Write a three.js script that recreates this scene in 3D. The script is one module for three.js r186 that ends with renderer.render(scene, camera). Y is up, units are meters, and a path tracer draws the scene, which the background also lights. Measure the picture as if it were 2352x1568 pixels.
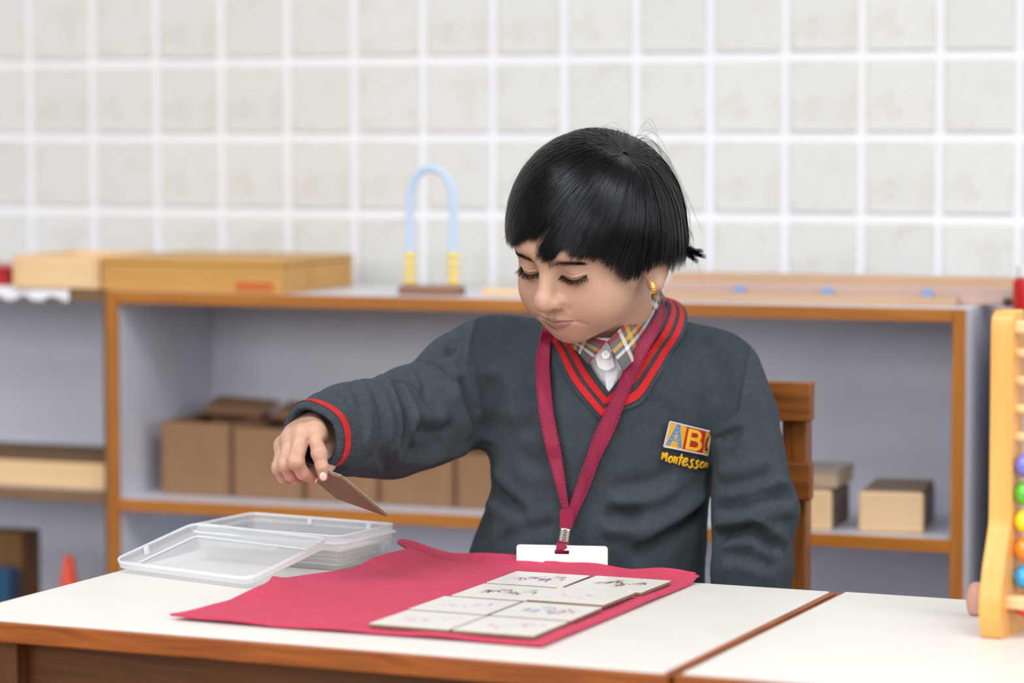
import * as THREE from 'three';
import { RoundedBoxGeometry } from 'three/addons/geometries/RoundedBoxGeometry.js';
import { mergeGeometries, toCreasedNormals } from 'three/addons/utils/BufferGeometryUtils.js';
import { RectAreaLightUniformsLib } from 'three/addons/lights/RectAreaLightUniformsLib.js';

RectAreaLightUniformsLib.init();
const IMG_W = 2352, IMG_H = 1568;
const scene = new THREE.Scene();
const renderer = new THREE.WebGLRenderer({ antialias: true });
renderer.toneMapping = THREE.LinearToneMapping;
renderer.toneMappingExposure = 0.75;
renderer.shadowMap.enabled = true;

// ---- camera: a short telephoto at a standing adult's bent-down height, tilted 4 degrees down
const FOCAL_PX = 6600, EYE = new THREE.Vector3(0, 0.933, 0), PITCH = 4.09 * Math.PI / 180;
const camera = new THREE.PerspectiveCamera(2 * Math.atan(IMG_H / 2 / FOCAL_PX) * 180 / Math.PI, IMG_W / IMG_H, 0.05, 60);
camera.position.copy(EYE);
camera.rotation.set(-PITCH, 0, 0);
camera.focus = 2.665;
camera.userData.fStop = 3.0;
scene.add(camera);

// ---- light: overcast daylight outside, tall windows to the right of and behind the camera, ceiling panels
scene.background = new THREE.Color(0.72, 0.78, 0.88);
const LIGHT = {
  ceiling: { power: 14, color: [0.975, 0.985, 1.0] },
  right: { power: 2.8, color: [0.96, 0.98, 1.0] },
  rear: { power: 7.5, color: [0.95, 0.975, 1.0] },
};
// ------------------------------------------------------------------ helpers
const V = (x, y, z) => new THREE.Vector3(x, y, z);
const sin = Math.sin, cos = Math.cos, PI = Math.PI, min = Math.min, max = Math.max, abs = Math.abs, sqrt = Math.sqrt, hyp = Math.hypot;
const clamp = (x, a, b) => x < a ? a : x > b ? b : x;
const lerp = (a, b, t) => a + (b - a) * t;
const sstep = (a, b, x) => { const t = clamp((x - a) / (b - a), 0, 1); return t * t * (3 - 2 * t); };
function rng(seed) { let s = seed >>> 0; return () => { s = (s + 0x6d2b79f5) | 0; let t = Math.imul(s ^ (s >>> 15), 1 | s); t = (t + Math.imul(t ^ (t >>> 7), 61 | t)) ^ t; return ((t ^ (t >>> 14)) >>> 0) / 4294967296; }; }
const hash3 = (x, y, z) => { let h = Math.imul(x | 0, 374761393) ^ Math.imul(y | 0, 668265263) ^ Math.imul(z | 0, 2147483647 - 1013904223); h = Math.imul(h ^ (h >>> 13), 1274126177); return ((h ^ (h >>> 16)) >>> 0) / 4294967296; };
function noise3(x, y, z) {   // value noise, 0..1
  const ix = Math.floor(x), iy = Math.floor(y), iz = Math.floor(z), f = (t) => t * t * (3 - 2 * t), u = f(x - ix), v = f(y - iy), w = f(z - iz);
  const a = lerp(lerp(hash3(ix, iy, iz), hash3(ix + 1, iy, iz), u), lerp(hash3(ix, iy + 1, iz), hash3(ix + 1, iy + 1, iz), u), v);
  const b = lerp(lerp(hash3(ix, iy, iz + 1), hash3(ix + 1, iy, iz + 1), u), lerp(hash3(ix, iy + 1, iz + 1), hash3(ix + 1, iy + 1, iz + 1), u), v);
  return lerp(a, b, w);
}
const fbm = (x, y, z, n = 4) => { let s = 0, a = 0.5; for (let i = 0; i < n; i++) { s += a * noise3(x, y, z); x *= 2.03; y *= 2.03; z *= 2.03; a *= 0.5; } return s / (1 - Math.pow(0.5, n)); };

// the photograph's own measurements: where a pixel of it lies in the room, at a known distance
const CP = cos(PITCH), SP = sin(PITCH);
const rayDir = (px, py) => { const a = (px - IMG_W / 2) / FOCAL_PX, b = (IMG_H / 2 - py) / FOCAL_PX; return V(a, b * CP - SP, -b * SP - CP); };
const at = (px, py, D) => { const r = rayDir(px, py); return r.multiplyScalar(D / -r.z).add(EYE); };
const onPlane = (px, py, P0, N) => { const r = rayDir(px, py); const t = P0.clone().sub(EYE).dot(N) / r.dot(N); return r.multiplyScalar(t).add(EYE); };
const toPix = (P) => { const x = P.x - EYE.x, y = P.y - EYE.y, z = P.z - EYE.z; const yu = y * CP - z * SP, zf = -y * SP - z * CP; return [IMG_W / 2 + FOCAL_PX * x / zf, IMG_H / 2 - FOCAL_PX * yu / zf]; };

// ---- naming and tagging
const taken = new Map();
function numbered(name) { const n = taken.get(name) ?? 0; taken.set(name, n + 1); return n ? name + '_' + String(n).padStart(3, '0') : name; }
const shade = (o) => { o.traverse((m) => { if (m.isMesh) { m.castShadow = true; m.receiveShadow = true; } }); return o; };
function tag(o, label, category, group) { o.userData.label = label; if (category) o.userData.category = category; if (group) o.userData.group = group; return o; }
function thing(name, label, category, pos = [0, 0, 0], turn = 0, group) {
  const g = new THREE.Group(); g.name = numbered(name); g.position.set(...pos); g.rotation.y = turn; scene.add(g);
  return tag(g, label, category, group);
}
function part(parent, name, geo, mat, label) {
  const m = new THREE.Mesh(geo, mat); m.name = name; m.castShadow = m.receiveShadow = true;
  if (label) m.userData.label = label;
  if (parent) parent.add(m);
  return m;
}
function struct(name, geo, mat, pos, turn = 0) {
  const m = new THREE.Mesh(geo, mat); m.name = name; m.userData.kind = 'structure'; m.castShadow = m.receiveShadow = true;
  if (pos) m.position.set(...pos); m.rotation.y = turn; scene.add(m); return m;
}
function solo(name, geo, mat, label, category, pos, turn = 0, group) {
  const m = part(scene, numbered(name), geo, mat); if (pos) m.position.set(...pos); m.rotation.y = turn; return tag(m, label, category, group);
}

// ---- geometry
const moved = (g, x, y, z) => g.translate(x, y, z);
const rbox = (w, h, d, r = 0.002, x = 0, y = 0, z = 0, seg = 2) => new RoundedBoxGeometry(w, h, d, seg, min(r, w / 2.01, h / 2.01, d / 2.01)).translate(x, y, z);
const cyl = (r0, r1, h, x = 0, y = 0, z = 0, n = 24) => new THREE.CylinderGeometry(r0, r1, h, n).translate(x, y, z);
function join(list) { return mergeGeometries(list.map((g) => { const q = g.index ? g.toNonIndexed() : g; for (const k of Object.keys(q.attributes)) if (!['position', 'normal', 'uv'].includes(k)) q.deleteAttribute(k); q.morphAttributes = {}; return q; })); }
// box-mapped uv in metres, so that patterns keep their real size
function uvMetres(g, along = 'x') {
  const q = g.index ? g.toNonIndexed() : g, p = q.attributes.position, n = q.attributes.normal, uv = new Float32Array(p.count * 2);
  for (let i = 0; i < p.count; i++) {
    const c = [p.getX(i), p.getY(i), p.getZ(i)], m = [abs(n.getX(i)), abs(n.getY(i)), abs(n.getZ(i))];
    const k = m[0] > m[1] && m[0] > m[2] ? 0 : m[1] > m[2] ? 1 : 2, a = 'xyz'.indexOf(along);
    const rest = [0, 1, 2].filter((j) => j !== k), u = rest.includes(a) ? a : rest[0], v = rest.find((j) => j !== u);
    uv[i * 2] = c[u]; uv[i * 2 + 1] = c[v] + k * 0.37;
  }
  q.setAttribute('uv', new THREE.BufferAttribute(uv, 2));
  return q;
}
function geoFrom(pos, idx, uv, col) {
  const g = new THREE.BufferGeometry();
  g.setAttribute('position', new THREE.BufferAttribute(Float32Array.from(pos), 3));
  if (uv) g.setAttribute('uv', new THREE.BufferAttribute(Float32Array.from(uv), 2));
  if (col) g.setAttribute('color', new THREE.BufferAttribute(Float32Array.from(col), 3));
  if (idx) g.setIndex(new THREE.BufferAttribute(Uint32Array.from(idx), 1));
  g.computeVertexNormals();
  return g;
}
// a sheet with thickness, given as a function (i/n, j/m) -> Vector3, with uv in metres scaled by su, sv
function sheet(fn, n, m, thick, su = 1, sv = 1, closedU = false) {
  const pos = [], uv = [], idx = [], P = [], N = [];
  for (let j = 0; j <= m; j++) for (let i = 0; i <= n; i++) P.push(fn(i / n, j / m));
  const g0 = geoFrom(P.flatMap((p) => [p.x, p.y, p.z]), (() => { const id = []; for (let j = 0; j < m; j++) for (let i = 0; i < n; i++) { const a = j * (n + 1) + i; id.push(a, a + 1, a + n + 2, a, a + n + 2, a + n + 1); } return id; })());
  const nn = g0.attributes.normal;
  const W = n + 1, S = W * (m + 1);
  for (const side of [1, -1]) for (let k = 0; k < S; k++) {
    const p = P[k]; pos.push(p.x + nn.getX(k) * thick / 2 * side, p.y + nn.getY(k) * thick / 2 * side, p.z + nn.getZ(k) * thick / 2 * side);
    uv.push((k % W) / n * su, Math.floor(k / W) / m * sv);
  }
  const quad = (a, b, c, d) => idx.push(a, b, c, a, c, d);
  for (let j = 0; j < m; j++) for (let i = 0; i < n; i++) { const a = j * W + i; quad(a, a + 1, a + W + 1, a + W); quad(S + a, S + a + W, S + a + W + 1, S + a + 1); }
  const rim = (list, flip) => { for (let k = 0; k + 1 < list.length; k++) { const a = list[k], b = list[k + 1]; if (flip) quad(a, b, S + b, S + a); else quad(b, a, S + a, S + b); } };
  const row = (j) => Array.from({ length: W }, (_, i) => j * W + i), colm = (i) => Array.from({ length: m + 1 }, (_, j) => j * W + i);
  rim(row(0), false); rim(row(m), true); if (!closedU) { rim(colm(0), true); rim(colm(n), false); }
  const g = geoFrom(pos, idx, uv);
  return toCreasedNormals(g, 1.0);
}
// a tube through points with a radius that may change: r(t)
function tube(pts, r, n = 24, k = 8, closed = false) {
  const c = new THREE.CatmullRomCurve3(pts, closed, 'centripetal'), pos = [], idx = [], uv = [], L = c.getLength();
  const fr = c.computeFrenetFrames(n, closed);
  for (let i = 0; i <= n; i++) {
    const t = i / n, p = c.getPointAt(t), R = typeof r === 'function' ? r(t) : r;
    for (let j = 0; j <= k; j++) { const a = j / k * 2 * PI, x = cos(a) * R, y = sin(a) * R, N = fr.normals[i], B = fr.binormals[i]; pos.push(p.x + N.x * x + B.x * y, p.y + N.y * x + B.y * y, p.z + N.z * x + B.z * y); uv.push(t * L, j / k * 2 * PI * R); }
  }
  for (let i = 0; i < n; i++) for (let j = 0; j < k; j++) { const a = i * (k + 1) + j; idx.push(a, a + 1, a + k + 2, a, a + k + 2, a + k + 1); }
  if (!closed) for (const [i, s] of [[0, 1], [n, -1]]) { const p = c.getPointAt(i / n), m = pos.length / 3; pos.push(p.x, p.y, p.z); uv.push(0, 0); for (let j = 0; j < k; j++) { const a = i * (k + 1) + j; if (s > 0) idx.push(m, a + 1, a); else idx.push(m, a, a + 1); } }
  return geoFrom(pos, idx, uv);
}

// ---- textures computed from noise
function dataTex(w, h, fn, srgb = true) {
  const d = new Uint8Array(w * h * 4);
  for (let y = 0; y < h; y++) for (let x = 0; x < w; x++) { const c = fn(x, y, w, h), o = (y * w + x) * 4; d[o] = clamp(c[0], 0, 255); d[o + 1] = clamp(c[1], 0, 255); d[o + 2] = clamp(c[2], 0, 255); d[o + 3] = 255; }
  const t = new THREE.DataTexture(d, w, h); t.magFilter = THREE.LinearFilter; t.minFilter = THREE.LinearMipmapLinearFilter; t.generateMipmaps = true;
  t.wrapS = t.wrapT = THREE.RepeatWrapping; if (srgb) t.colorSpace = THREE.SRGBColorSpace; t.needsUpdate = true; return t;
}
const grey = (v) => [v, v, v];
// tileable noise: blends two shifted copies
function tiled(fn) { return (u, v) => { const a = fn(u, v), b = fn(u - 1, v), c = fn(u, v - 1), d = fn(u - 1, v - 1), s = sstep(0.7, 1, u), t = sstep(0.7, 1, v); return lerp(lerp(a, b, s), lerp(c, d, s), t); }; }
const rep = (t, sx, sy = sx) => { const c = t.clone(); c.repeat.set(1 / sx, 1 / sy); c.needsUpdate = true; return c; };

// ---- a mesh of the surface where a distance function is zero (surface nets, empty blocks skipped)
function netMesh(f, lo, hi, h, slack = 1.6, refine = 2) {
  const nx = Math.ceil((hi[0] - lo[0]) / h) + 1, ny = Math.ceil((hi[1] - lo[1]) / h) + 1, nz = Math.ceil((hi[2] - lo[2]) / h) + 1, NXY = nx * ny;
  const val = new Float32Array(NXY * nz).fill(1e3), B = 8, cell = new Int32Array(NXY * nz).fill(-1), blocks = [];
  for (let bz = 0; bz < nz; bz += B) for (let by = 0; by < ny; by += B) for (let bx = 0; bx < nx; bx += B) {
    const c = f(lo[0] + (bx + B / 2) * h, lo[1] + (by + B / 2) * h, lo[2] + (bz + B / 2) * h);
    if (abs(c) > (B / 2 + 1) * h * 1.733 * slack) { if (c < 0) for (let z = bz; z < min(bz + B, nz); z++) for (let y = by; y < min(by + B, ny); y++) val.fill(-1e3, z * NXY + y * nx + bx, z * NXY + y * nx + min(bx + B, nx)); continue; }
    blocks.push([bx, by, bz]);
    for (let z = bz; z < min(bz + B, nz); z++) for (let y = by; y < min(by + B, ny); y++) for (let x = bx; x < min(bx + B, nx); x++) val[z * NXY + y * nx + x] = f(lo[0] + x * h, lo[1] + y * h, lo[2] + z * h);
  }
  const pos = [], idx = [];
  for (const [bx, by, bz] of blocks) for (let z = bz; z < min(bz + B, nz - 1); z++) for (let y = by; y < min(by + B, ny - 1); y++) for (let x = bx; x < min(bx + B, nx - 1); x++) {
    const o = z * NXY + y * nx + x; let m = 0;
    const c = [val[o], val[o + 1], val[o + nx], val[o + nx + 1], val[o + NXY], val[o + NXY + 1], val[o + NXY + nx], val[o + NXY + nx + 1]];
    for (let k = 0; k < 8; k++) if (c[k] < 0) m++;
    if (m === 0 || m === 8) continue;
    let sx = 0, sy = 0, sz = 0, n = 0;
    const edge = (a, b) => { if ((c[a] < 0) !== (c[b] < 0)) { const t = c[a] / (c[a] - c[b]); sx += (a & 1) + ((b & 1) - (a & 1)) * t; sy += ((a >> 1) & 1) + (((b >> 1) & 1) - ((a >> 1) & 1)) * t; sz += (a >> 2) + ((b >> 2) - (a >> 2)) * t; n++; } };
    edge(0, 1); edge(2, 3); edge(4, 5); edge(6, 7); edge(0, 2); edge(1, 3); edge(4, 6); edge(5, 7); edge(0, 4); edge(1, 5); edge(2, 6); edge(3, 7);
    cell[o] = pos.length / 3; pos.push(lo[0] + (x + sx / n) * h, lo[1] + (y + sy / n) * h, lo[2] + (z + sz / n) * h);
  }
  const quad = (a, b, c, d, flip) => { if (a < 0 || b < 0 || c < 0 || d < 0) return; if (flip) idx.push(a, c, b, a, d, c); else idx.push(a, b, c, a, c, d); };
  for (const [bx, by, bz] of blocks) for (let z = max(bz, 1); z < min(bz + B, nz - 1); z++) for (let y = max(by, 1); y < min(by + B, ny - 1); y++) for (let x = max(bx, 1); x < min(bx + B, nx - 1); x++) {
    const o = z * NXY + y * nx + x, s = val[o] < 0;
    if (s !== val[o + 1] < 0) quad(cell[o - nx - NXY], cell[o - NXY], cell[o], cell[o - nx], !s);
    if (s !== val[o + nx] < 0) quad(cell[o - 1 - NXY], cell[o - 1], cell[o], cell[o - NXY], !s);
    if (s !== val[o + NXY] < 0) quad(cell[o - 1 - nx], cell[o - nx], cell[o], cell[o - 1], !s);
  }
  const e = h * 0.25;
  for (let it = 0; it < refine; it++) for (let i = 0; i < pos.length; i += 3) {
    const x = pos[i], y = pos[i + 1], z = pos[i + 2], d = f(x, y, z), gx = (f(x + e, y, z) - d) / e, gy = (f(x, y + e, z) - d) / e, gz = (f(x, y, z + e) - d) / e, g2 = max(gx * gx + gy * gy + gz * gz, 0.05), s = clamp(d / g2, -h, h);
    pos[i] -= gx * s; pos[i + 1] -= gy * s; pos[i + 2] -= gz * s;
  }
  return { pos: Float32Array.from(pos), idx: Uint32Array.from(idx) };
}
function normalsOf(m) {
  const n = new Float32Array(m.pos.length), p = m.pos;
  for (let i = 0; i < m.idx.length; i += 3) {
    const a = m.idx[i] * 3, b = m.idx[i + 1] * 3, c = m.idx[i + 2] * 3;
    const ux = p[b] - p[a], uy = p[b + 1] - p[a + 1], uz = p[b + 2] - p[a + 2], vx = p[c] - p[a], vy = p[c + 1] - p[a + 1], vz = p[c + 2] - p[a + 2];
    const x = uy * vz - uz * vy, y = uz * vx - ux * vz, z = ux * vy - uy * vx;
    for (const k of [a, b, c]) { n[k] += x; n[k + 1] += y; n[k + 2] += z; }
  }
  for (let i = 0; i < n.length; i += 3) { const l = hyp(n[i], n[i + 1], n[i + 2]) || 1; n[i] /= l; n[i + 1] /= l; n[i + 2] /= l; }
  return n;
}
function smoothMesh(m, times, amount = 0.5) {
  const cnt = new Uint16Array(m.pos.length / 3);
  for (let t = 0; t < times; t++) {
    const s = new Float32Array(m.pos.length); cnt.fill(0);
    for (let i = 0; i < m.idx.length; i += 3) for (let k = 0; k < 3; k++) { const a = m.idx[i + k], b = m.idx[i + (k + 1) % 3]; s[a * 3] += m.pos[b * 3]; s[a * 3 + 1] += m.pos[b * 3 + 1]; s[a * 3 + 2] += m.pos[b * 3 + 2]; cnt[a]++; }
    for (let i = 0; i < cnt.length; i++) if (cnt[i]) for (let c = 0; c < 3; c++) m.pos[i * 3 + c] = lerp(m.pos[i * 3 + c], s[i * 3 + c] / cnt[i], amount);
  }
}
// raise (+) or press in (-) the surface along a line: the folds of cloth and the creases of skin
function press(m, strokes) {
  const n = normalsOf(m), p = m.pos;
  for (const { pts, w, a, side, roll } of strokes) {
    const r = w * 3, lo = [1e9, 1e9, 1e9], hi = [-1e9, -1e9, -1e9];
    for (const q of pts) for (let c = 0; c < 3; c++) { const v = q.getComponent(c); lo[c] = min(lo[c], v - r); hi[c] = max(hi[c], v + r); }
    const segs = []; let len = 0;
    for (let k = 0; k + 1 < pts.length; k++) { const A = pts[k], B = pts[k + 1], l = A.distanceTo(B); segs.push([A, B, len, l]); len += l; }
    for (let i = 0; i < p.length; i += 3) {
      const x = p[i], y = p[i + 1], z = p[i + 2];
      if (x < lo[0] || x > hi[0] || y < lo[1] || y > hi[1] || z < lo[2] || z > hi[2]) continue;
      if (side && n[i] * side[0] + n[i + 1] * side[1] + n[i + 2] * side[2] < -0.2) continue;
      let best = 1e9, where = 0, sd = 0;
      for (const [A, B, l0, l] of segs) {
        const bx = B.x - A.x, by = B.y - A.y, bz = B.z - A.z, t = clamp(((x - A.x) * bx + (y - A.y) * by + (z - A.z) * bz) / (l * l || 1), 0, 1), d = hyp(x - A.x - bx * t, y - A.y - by * t, z - A.z - bz * t);
        if (d < best) { best = d; where = (l0 + t * l) / len; if (roll) { const ux = by * n[i + 2] - bz * n[i + 1], uy = bz * n[i] - bx * n[i + 2], uz = bx * n[i + 1] - by * n[i]; sd = (ux * (x - A.x - bx * t) + uy * (y - A.y - by * t) + uz * (z - A.z - bz * t)) / (l || 1); } }
      }
      if (best > r) continue;
      const fade = pts.length < 2 ? 1 : sstep(-0.02, 0.22, where) * sstep(1.02, 0.78, where);
      const k = roll ? a * (sd / w) * Math.exp(0.5 - best * best / (2 * w * w)) * fade : a * Math.exp(-(best * best) / (w * w)) * fade;
      p[i] += n[i] * k; p[i + 1] += n[i + 1] * k; p[i + 2] += n[i + 2] * k;
    }
  }
}
// ---- distance functions
const sdCap = (x, y, z, a, b, ra, rb) => { const bx = b.x - a.x, by = b.y - a.y, bz = b.z - a.z, px = x - a.x, py = y - a.y, pz = z - a.z, t = clamp((px * bx + py * by + pz * bz) / (bx * bx + by * by + bz * bz), 0, 1); return hyp(px - bx * t, py - by * t, pz - bz * t) - lerp(ra, rb, t); };
const sdEll = (x, y, z, cx, cy, cz, rx, ry, rz) => { const a = (x - cx) / rx, b = (y - cy) / ry, c = (z - cz) / rz, k0 = hyp(a, b, c), k1 = hyp(a / rx, b / ry, c / rz); return k1 < 1e-9 ? -min(rx, ry, rz) : k0 * (k0 - 1) / k1; };
const smin = (a, b, k) => { const h = max(k - abs(a - b), 0) / k; return min(a, b) - h * h * k * 0.25; };
const smax = (a, b, k) => -smin(-a, -b, k);
function traceSdf(f, px, py, D0 = 2.2, D1 = 3.2) {
  const o = at(px, py, D0), e = at(px, py, D1), d = e.clone().sub(o), L = d.length(); d.divideScalar(L);
  let t = 0; for (let i = 0; i < 300 && t < L; i++) { const v = f(o.x + d.x * t, o.y + d.y * t, o.z + d.z * t); if (v < 0.0002) return o.addScaledVector(d, t); t += max(v * 0.7, 0.0004); }
  return null;
}
// ------------------------------------------------------------------ the room. It stands turned by YAW to the view: s runs along the tiled wall, d from it towards the camera
const YAW = 20.6 * PI / 180, AX = V(cos(YAW), 0, sin(YAW)), NZ = V(-sin(YAW), 0, cos(YAW));
const CAB_D = 3.4, WALL_D = 3.75;
const WALL0 = V(0, 0, -WALL_D), CAB0 = V(0, 0, -CAB_D);
const inRoom = (s, y, d, O = CAB0) => O.clone().addScaledVector(AX, s).addScaledVector(NZ, d).setY(y);
const ROOM = { s0: -3.2, s1: 3.4, d0: (WALL_D - CAB_D) * -cos(YAW), d1: 5.6, h: 2.9 };

const stoneTex = [0, 1, 2, 3, 4, 5].map((k) => dataTex(128, 128, (x, y) => {
  const u = x / 128, v = y / 128, a = fbm(u * 3 + k * 17, v * 3 + k * 5, k * 3.1, 4), b = fbm(u * 7 + k * 9, v * 7, 4.4 + k, 3), warm = sstep(0.5, 0.72, a), vein = sstep(0.05, 0.0, abs(b - 0.5)) * sstep(0.42, 0.6, a);
  const base = 216 + (fbm(u * 20, v * 20, k, 2) - 0.5) * 6 + (k - 2.5) * 0.9;
  return [base - warm * 5 - vein * 7, base - warm * 6 - vein * 9, base - 2 - warm * 9 - vein * 13];
}));
const tileMats = stoneTex.map((t) => new THREE.MeshStandardMaterial({ map: t, roughness: 0.5 }));
const groutMat = new THREE.MeshStandardMaterial({ color: 0xececf2, roughness: 0.9 });
const paintMat = new THREE.MeshStandardMaterial({ color: 0xb4aea4, roughness: 0.9 });
const ceilMat = new THREE.MeshStandardMaterial({ color: 0xdcdcd8, roughness: 0.95 });
const floorTex = dataTex(256, 256, (x, y) => { const n = tiled((u, v) => fbm(u * 9, v * 9, 2, 4))(x / 256, y / 256); return [112 + n * 30, 104 + n * 28, 94 + n * 26]; });
const floorMat = new THREE.MeshStandardMaterial({ map: rep(floorTex, 0.8), roughness: 0.45 });

{
  const w = ROOM.s1 - ROOM.s0, dp = ROOM.d1 - ROOM.d0, t = 0.12, mid = (ROOM.s0 + ROOM.s1) / 2, md = (ROOM.d0 + ROOM.d1) / 2;
  const put = (name, geo, mat, s, y, d) => { const p = inRoom(s, y, d); return struct(name, geo, mat, [p.x, p.y, p.z], -YAW); };
  put('floor', uvMetres(new THREE.BoxGeometry(w + 2 * t, t, dp + 2 * t)), floorMat, mid, -t / 2, md);
  put('ceiling', new THREE.BoxGeometry(w + 2 * t, t, dp + 2 * t), ceilMat, mid, ROOM.h + t / 2, md);
  put('wall_left', new THREE.BoxGeometry(t, ROOM.h, dp), paintMat, ROOM.s0 - t / 2, ROOM.h / 2, md);
  // walls with window openings: right and rear
  const winWall = (name, L, openings, along) => {   // along 's' or 'd': boxes round openings [c, w, y0, y1]
    const gs = [], y0 = openings[0][2], y1 = openings[0][3], box = (a, b, ya, yb) => { if (b - a < 1e-4) return; gs.push(along === 's' ? new THREE.BoxGeometry(b - a, yb - ya, t).translate((a + b) / 2, (ya + yb) / 2, 0) : new THREE.BoxGeometry(t, yb - ya, b - a).translate(0, (ya + yb) / 2, (a + b) / 2)); };
    box(-L / 2, L / 2, 0, y0); box(-L / 2, L / 2, y1, ROOM.h);
    let from = -L / 2; for (const [c, wd] of openings) { box(from, c - wd / 2, y0, y1); from = c + wd / 2; } box(from, L / 2, y0, y1);
    return join(gs);
  };
  const RIGHT = [[-1.75, 1.7, 0.85, 2.35], [0.35, 1.7, 0.85, 2.35]], REAR = [[-1.7, 1.8, 1.25, 2.6], [0.6, 1.8, 1.25, 2.6]];
  put('wall_right', winWall('r', dp, RIGHT, 'd'), paintMat, ROOM.s1 + t / 2, 0, md);
  put('wall_rear', winWall('b', w + 2 * t, REAR, 's'), paintMat, mid, 0, ROOM.d1 + t / 2);
  const frameMat = new THREE.MeshStandardMaterial({ color: 0xdedbd4, roughness: 0.5 });
  const glowMat = (c, k) => new THREE.MeshStandardMaterial({ color: 0xf0f0f0, roughness: 0.6, emissive: new THREE.Color(...c), emissiveIntensity: k });
  let n = 1;
  const windowAt = (P, turn, wd, y0, y1, L) => {
    const hh = y1 - y0, g = new THREE.Group(); g.name = 'window_' + n++; g.userData.kind = 'structure'; g.position.copy(P); g.rotation.y = turn; scene.add(g);
    const f = []; for (const sx of [-1, 1]) f.push(new THREE.BoxGeometry(0.06, hh, 0.07).translate(sx * (wd / 2 - 0.03), hh / 2, 0)); for (const y of [0.03, hh - 0.03]) f.push(new THREE.BoxGeometry(wd, 0.06, 0.07).translate(0, y, 0)); f.push(new THREE.BoxGeometry(0.05, hh, 0.06).translate(0, hh / 2, 0));
    part(g, 'window_frame', join(f), frameMat);
    part(g, 'pane', new THREE.BoxGeometry(wd - 0.1, hh - 0.1, 0.006).translate(0, hh / 2, -0.02), glowMat(L.color, 1.2), 'frosted window pane lit by daylight');
    const light = new THREE.RectAreaLight(new THREE.Color(...L.color), L.power, wd - 0.1, hh - 0.1); light.name = 'window_light'; light.position.set(0, hh / 2, 0.05); light.rotation.y = PI; g.add(light);   // shines along +z of the group
  };
  for (const [c, wd, y0, y1] of RIGHT) windowAt(inRoom(ROOM.s1 + 0.02, y0, md + c), -YAW - PI / 2, wd, y0, y1, LIGHT.right);
  for (const [c, wd, y0, y1] of REAR) windowAt(inRoom(mid + c, y0, ROOM.d1 + 0.02), -YAW + PI, wd, y0, y1, LIGHT.rear);
  // ceiling panels
  const panelFrame = new THREE.MeshStandardMaterial({ color: 0xf4f4f4, roughness: 0.5 });
  for (const [s, d] of [[-0.7, 2.3], [1.9, 2.3], [-0.7, 4.2], [1.9, 4.2]]) {
    const p = inRoom(s, ROOM.h, d), where = (d < 3 ? 'in front of the camera, ' : 'behind the camera, ') + (s < 0 ? 'on the left' : 'on the right');
    const g = thing('ceiling_light', 'square white ceiling light panel ' + where, 'ceiling light', [p.x, p.y, p.z], -YAW);
    const bars = []; for (const q of [-1, 1]) { bars.push(new THREE.BoxGeometry(1.24, 0.04, 0.03).translate(0, -0.02, q * 0.605)); bars.push(new THREE.BoxGeometry(0.03, 0.04, 1.24).translate(q * 0.605, -0.02, 0)); }
    part(g, 'frame', join(bars), panelFrame);
    part(g, 'diffuser', new THREE.BoxGeometry(1.18, 0.006, 1.18).translate(0, -0.02, 0), glowMat(LIGHT.ceiling.color, 1.2));
    const l = new THREE.RectAreaLight(new THREE.Color(...LIGHT.ceiling.color), LIGHT.ceiling.power * (d < 3 ? 1 : 0.3), 1.18, 1.18); l.name = 'ceiling_light'; l.position.set(0, -0.045, 0); l.rotation.x = -PI / 2; g.add(l);
  }
  // the tiled wall: a grout bed with a tile in every field that the photograph or a step beside it can show
  const wall = put('wall_back', new THREE.BoxGeometry(w + 2 * t, ROOM.h, t), groutMat, mid, ROOM.h / 2, ROOM.d0 - t / 2);
  const K = WALL_D, tw = 0.0262 * K, th = 0.0269 * K, x0 = -0.1902 * K - 0.0262 * K, y0 = EYE.y + 0.0266 * K, gap = 0.0115;
  const W0 = inRoom(0, 0, 0, WALL0), C0 = inRoom(mid, 0, ROOM.d0 - t / 2), sOff = W0.clone().sub(C0).dot(AX), face = t / 2;
  const tileGeo = rbox(tw - gap, th - gap, 0.008, 0.0025, 0, 0, 0, 2);
  const r = rng(5);
  for (let j = -5; j < 4; j++) for (let i = -4; i < 20; i++) {
    const m = part(wall, 'tile', tileGeo, tileMats[Math.floor(r() * 6)]);
    m.position.set(sOff + x0 + (i + 0.5) * tw, y0 + (j - 0.5) * th + th - ROOM.h / 2, face + 0.0005 + (r() - 0.5) * 0.0012);
    m.rotation.z = Math.floor(r() * 4) * PI / 2 * 0 + (r() - 0.5) * 0.004;
  }
}
// ------------------------------------------------------------------ shelf cabinets along the wall, and what stands on and in them
const lamTex = dataTex(128, 128, (x, y) => { const n = tiled((u, v) => fbm(u * 12, v * 12, 1, 4))(x / 128, y / 128); return [212 + n * 8, 214 + n * 8, 226 + n * 8]; });
const laminate = new THREE.MeshStandardMaterial({ map: rep(lamTex, 0.3), roughness: 0.38 });
function woodTex(c0, c1, seed, stretch = 10, knots = 0.5) {
  return dataTex(512, 256, (x, y) => {
    const g = tiled((u, v) => { const w = fbm(u * 2, v * 3, seed, 3) * 1.4, lines = fbm(u * 3, v * 5 * stretch + w * 6, seed + 3, 3), fine = noise3(u * 12, v * 190, seed + 9); return clamp(lines * 0.75 + fine * 0.3 + (w - 0.7) * knots * 0.4 - 0.05, 0, 1); })(x / 512, y / 256);
    return [0, 1, 2].map((k) => lerp(c0[k], c1[k], g));
  });
}
const teakTex = woodTex([138, 78, 16], [206, 134, 46], 3), teak = new THREE.MeshStandardMaterial({ map: rep(teakTex, 0.5, 0.12), roughness: 0.42 });
const dullTrim = new THREE.MeshStandardMaterial({ map: rep(woodTex([104, 76, 52], [150, 116, 84], 8), 0.5, 0.12), roughness: 0.6 });
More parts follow.
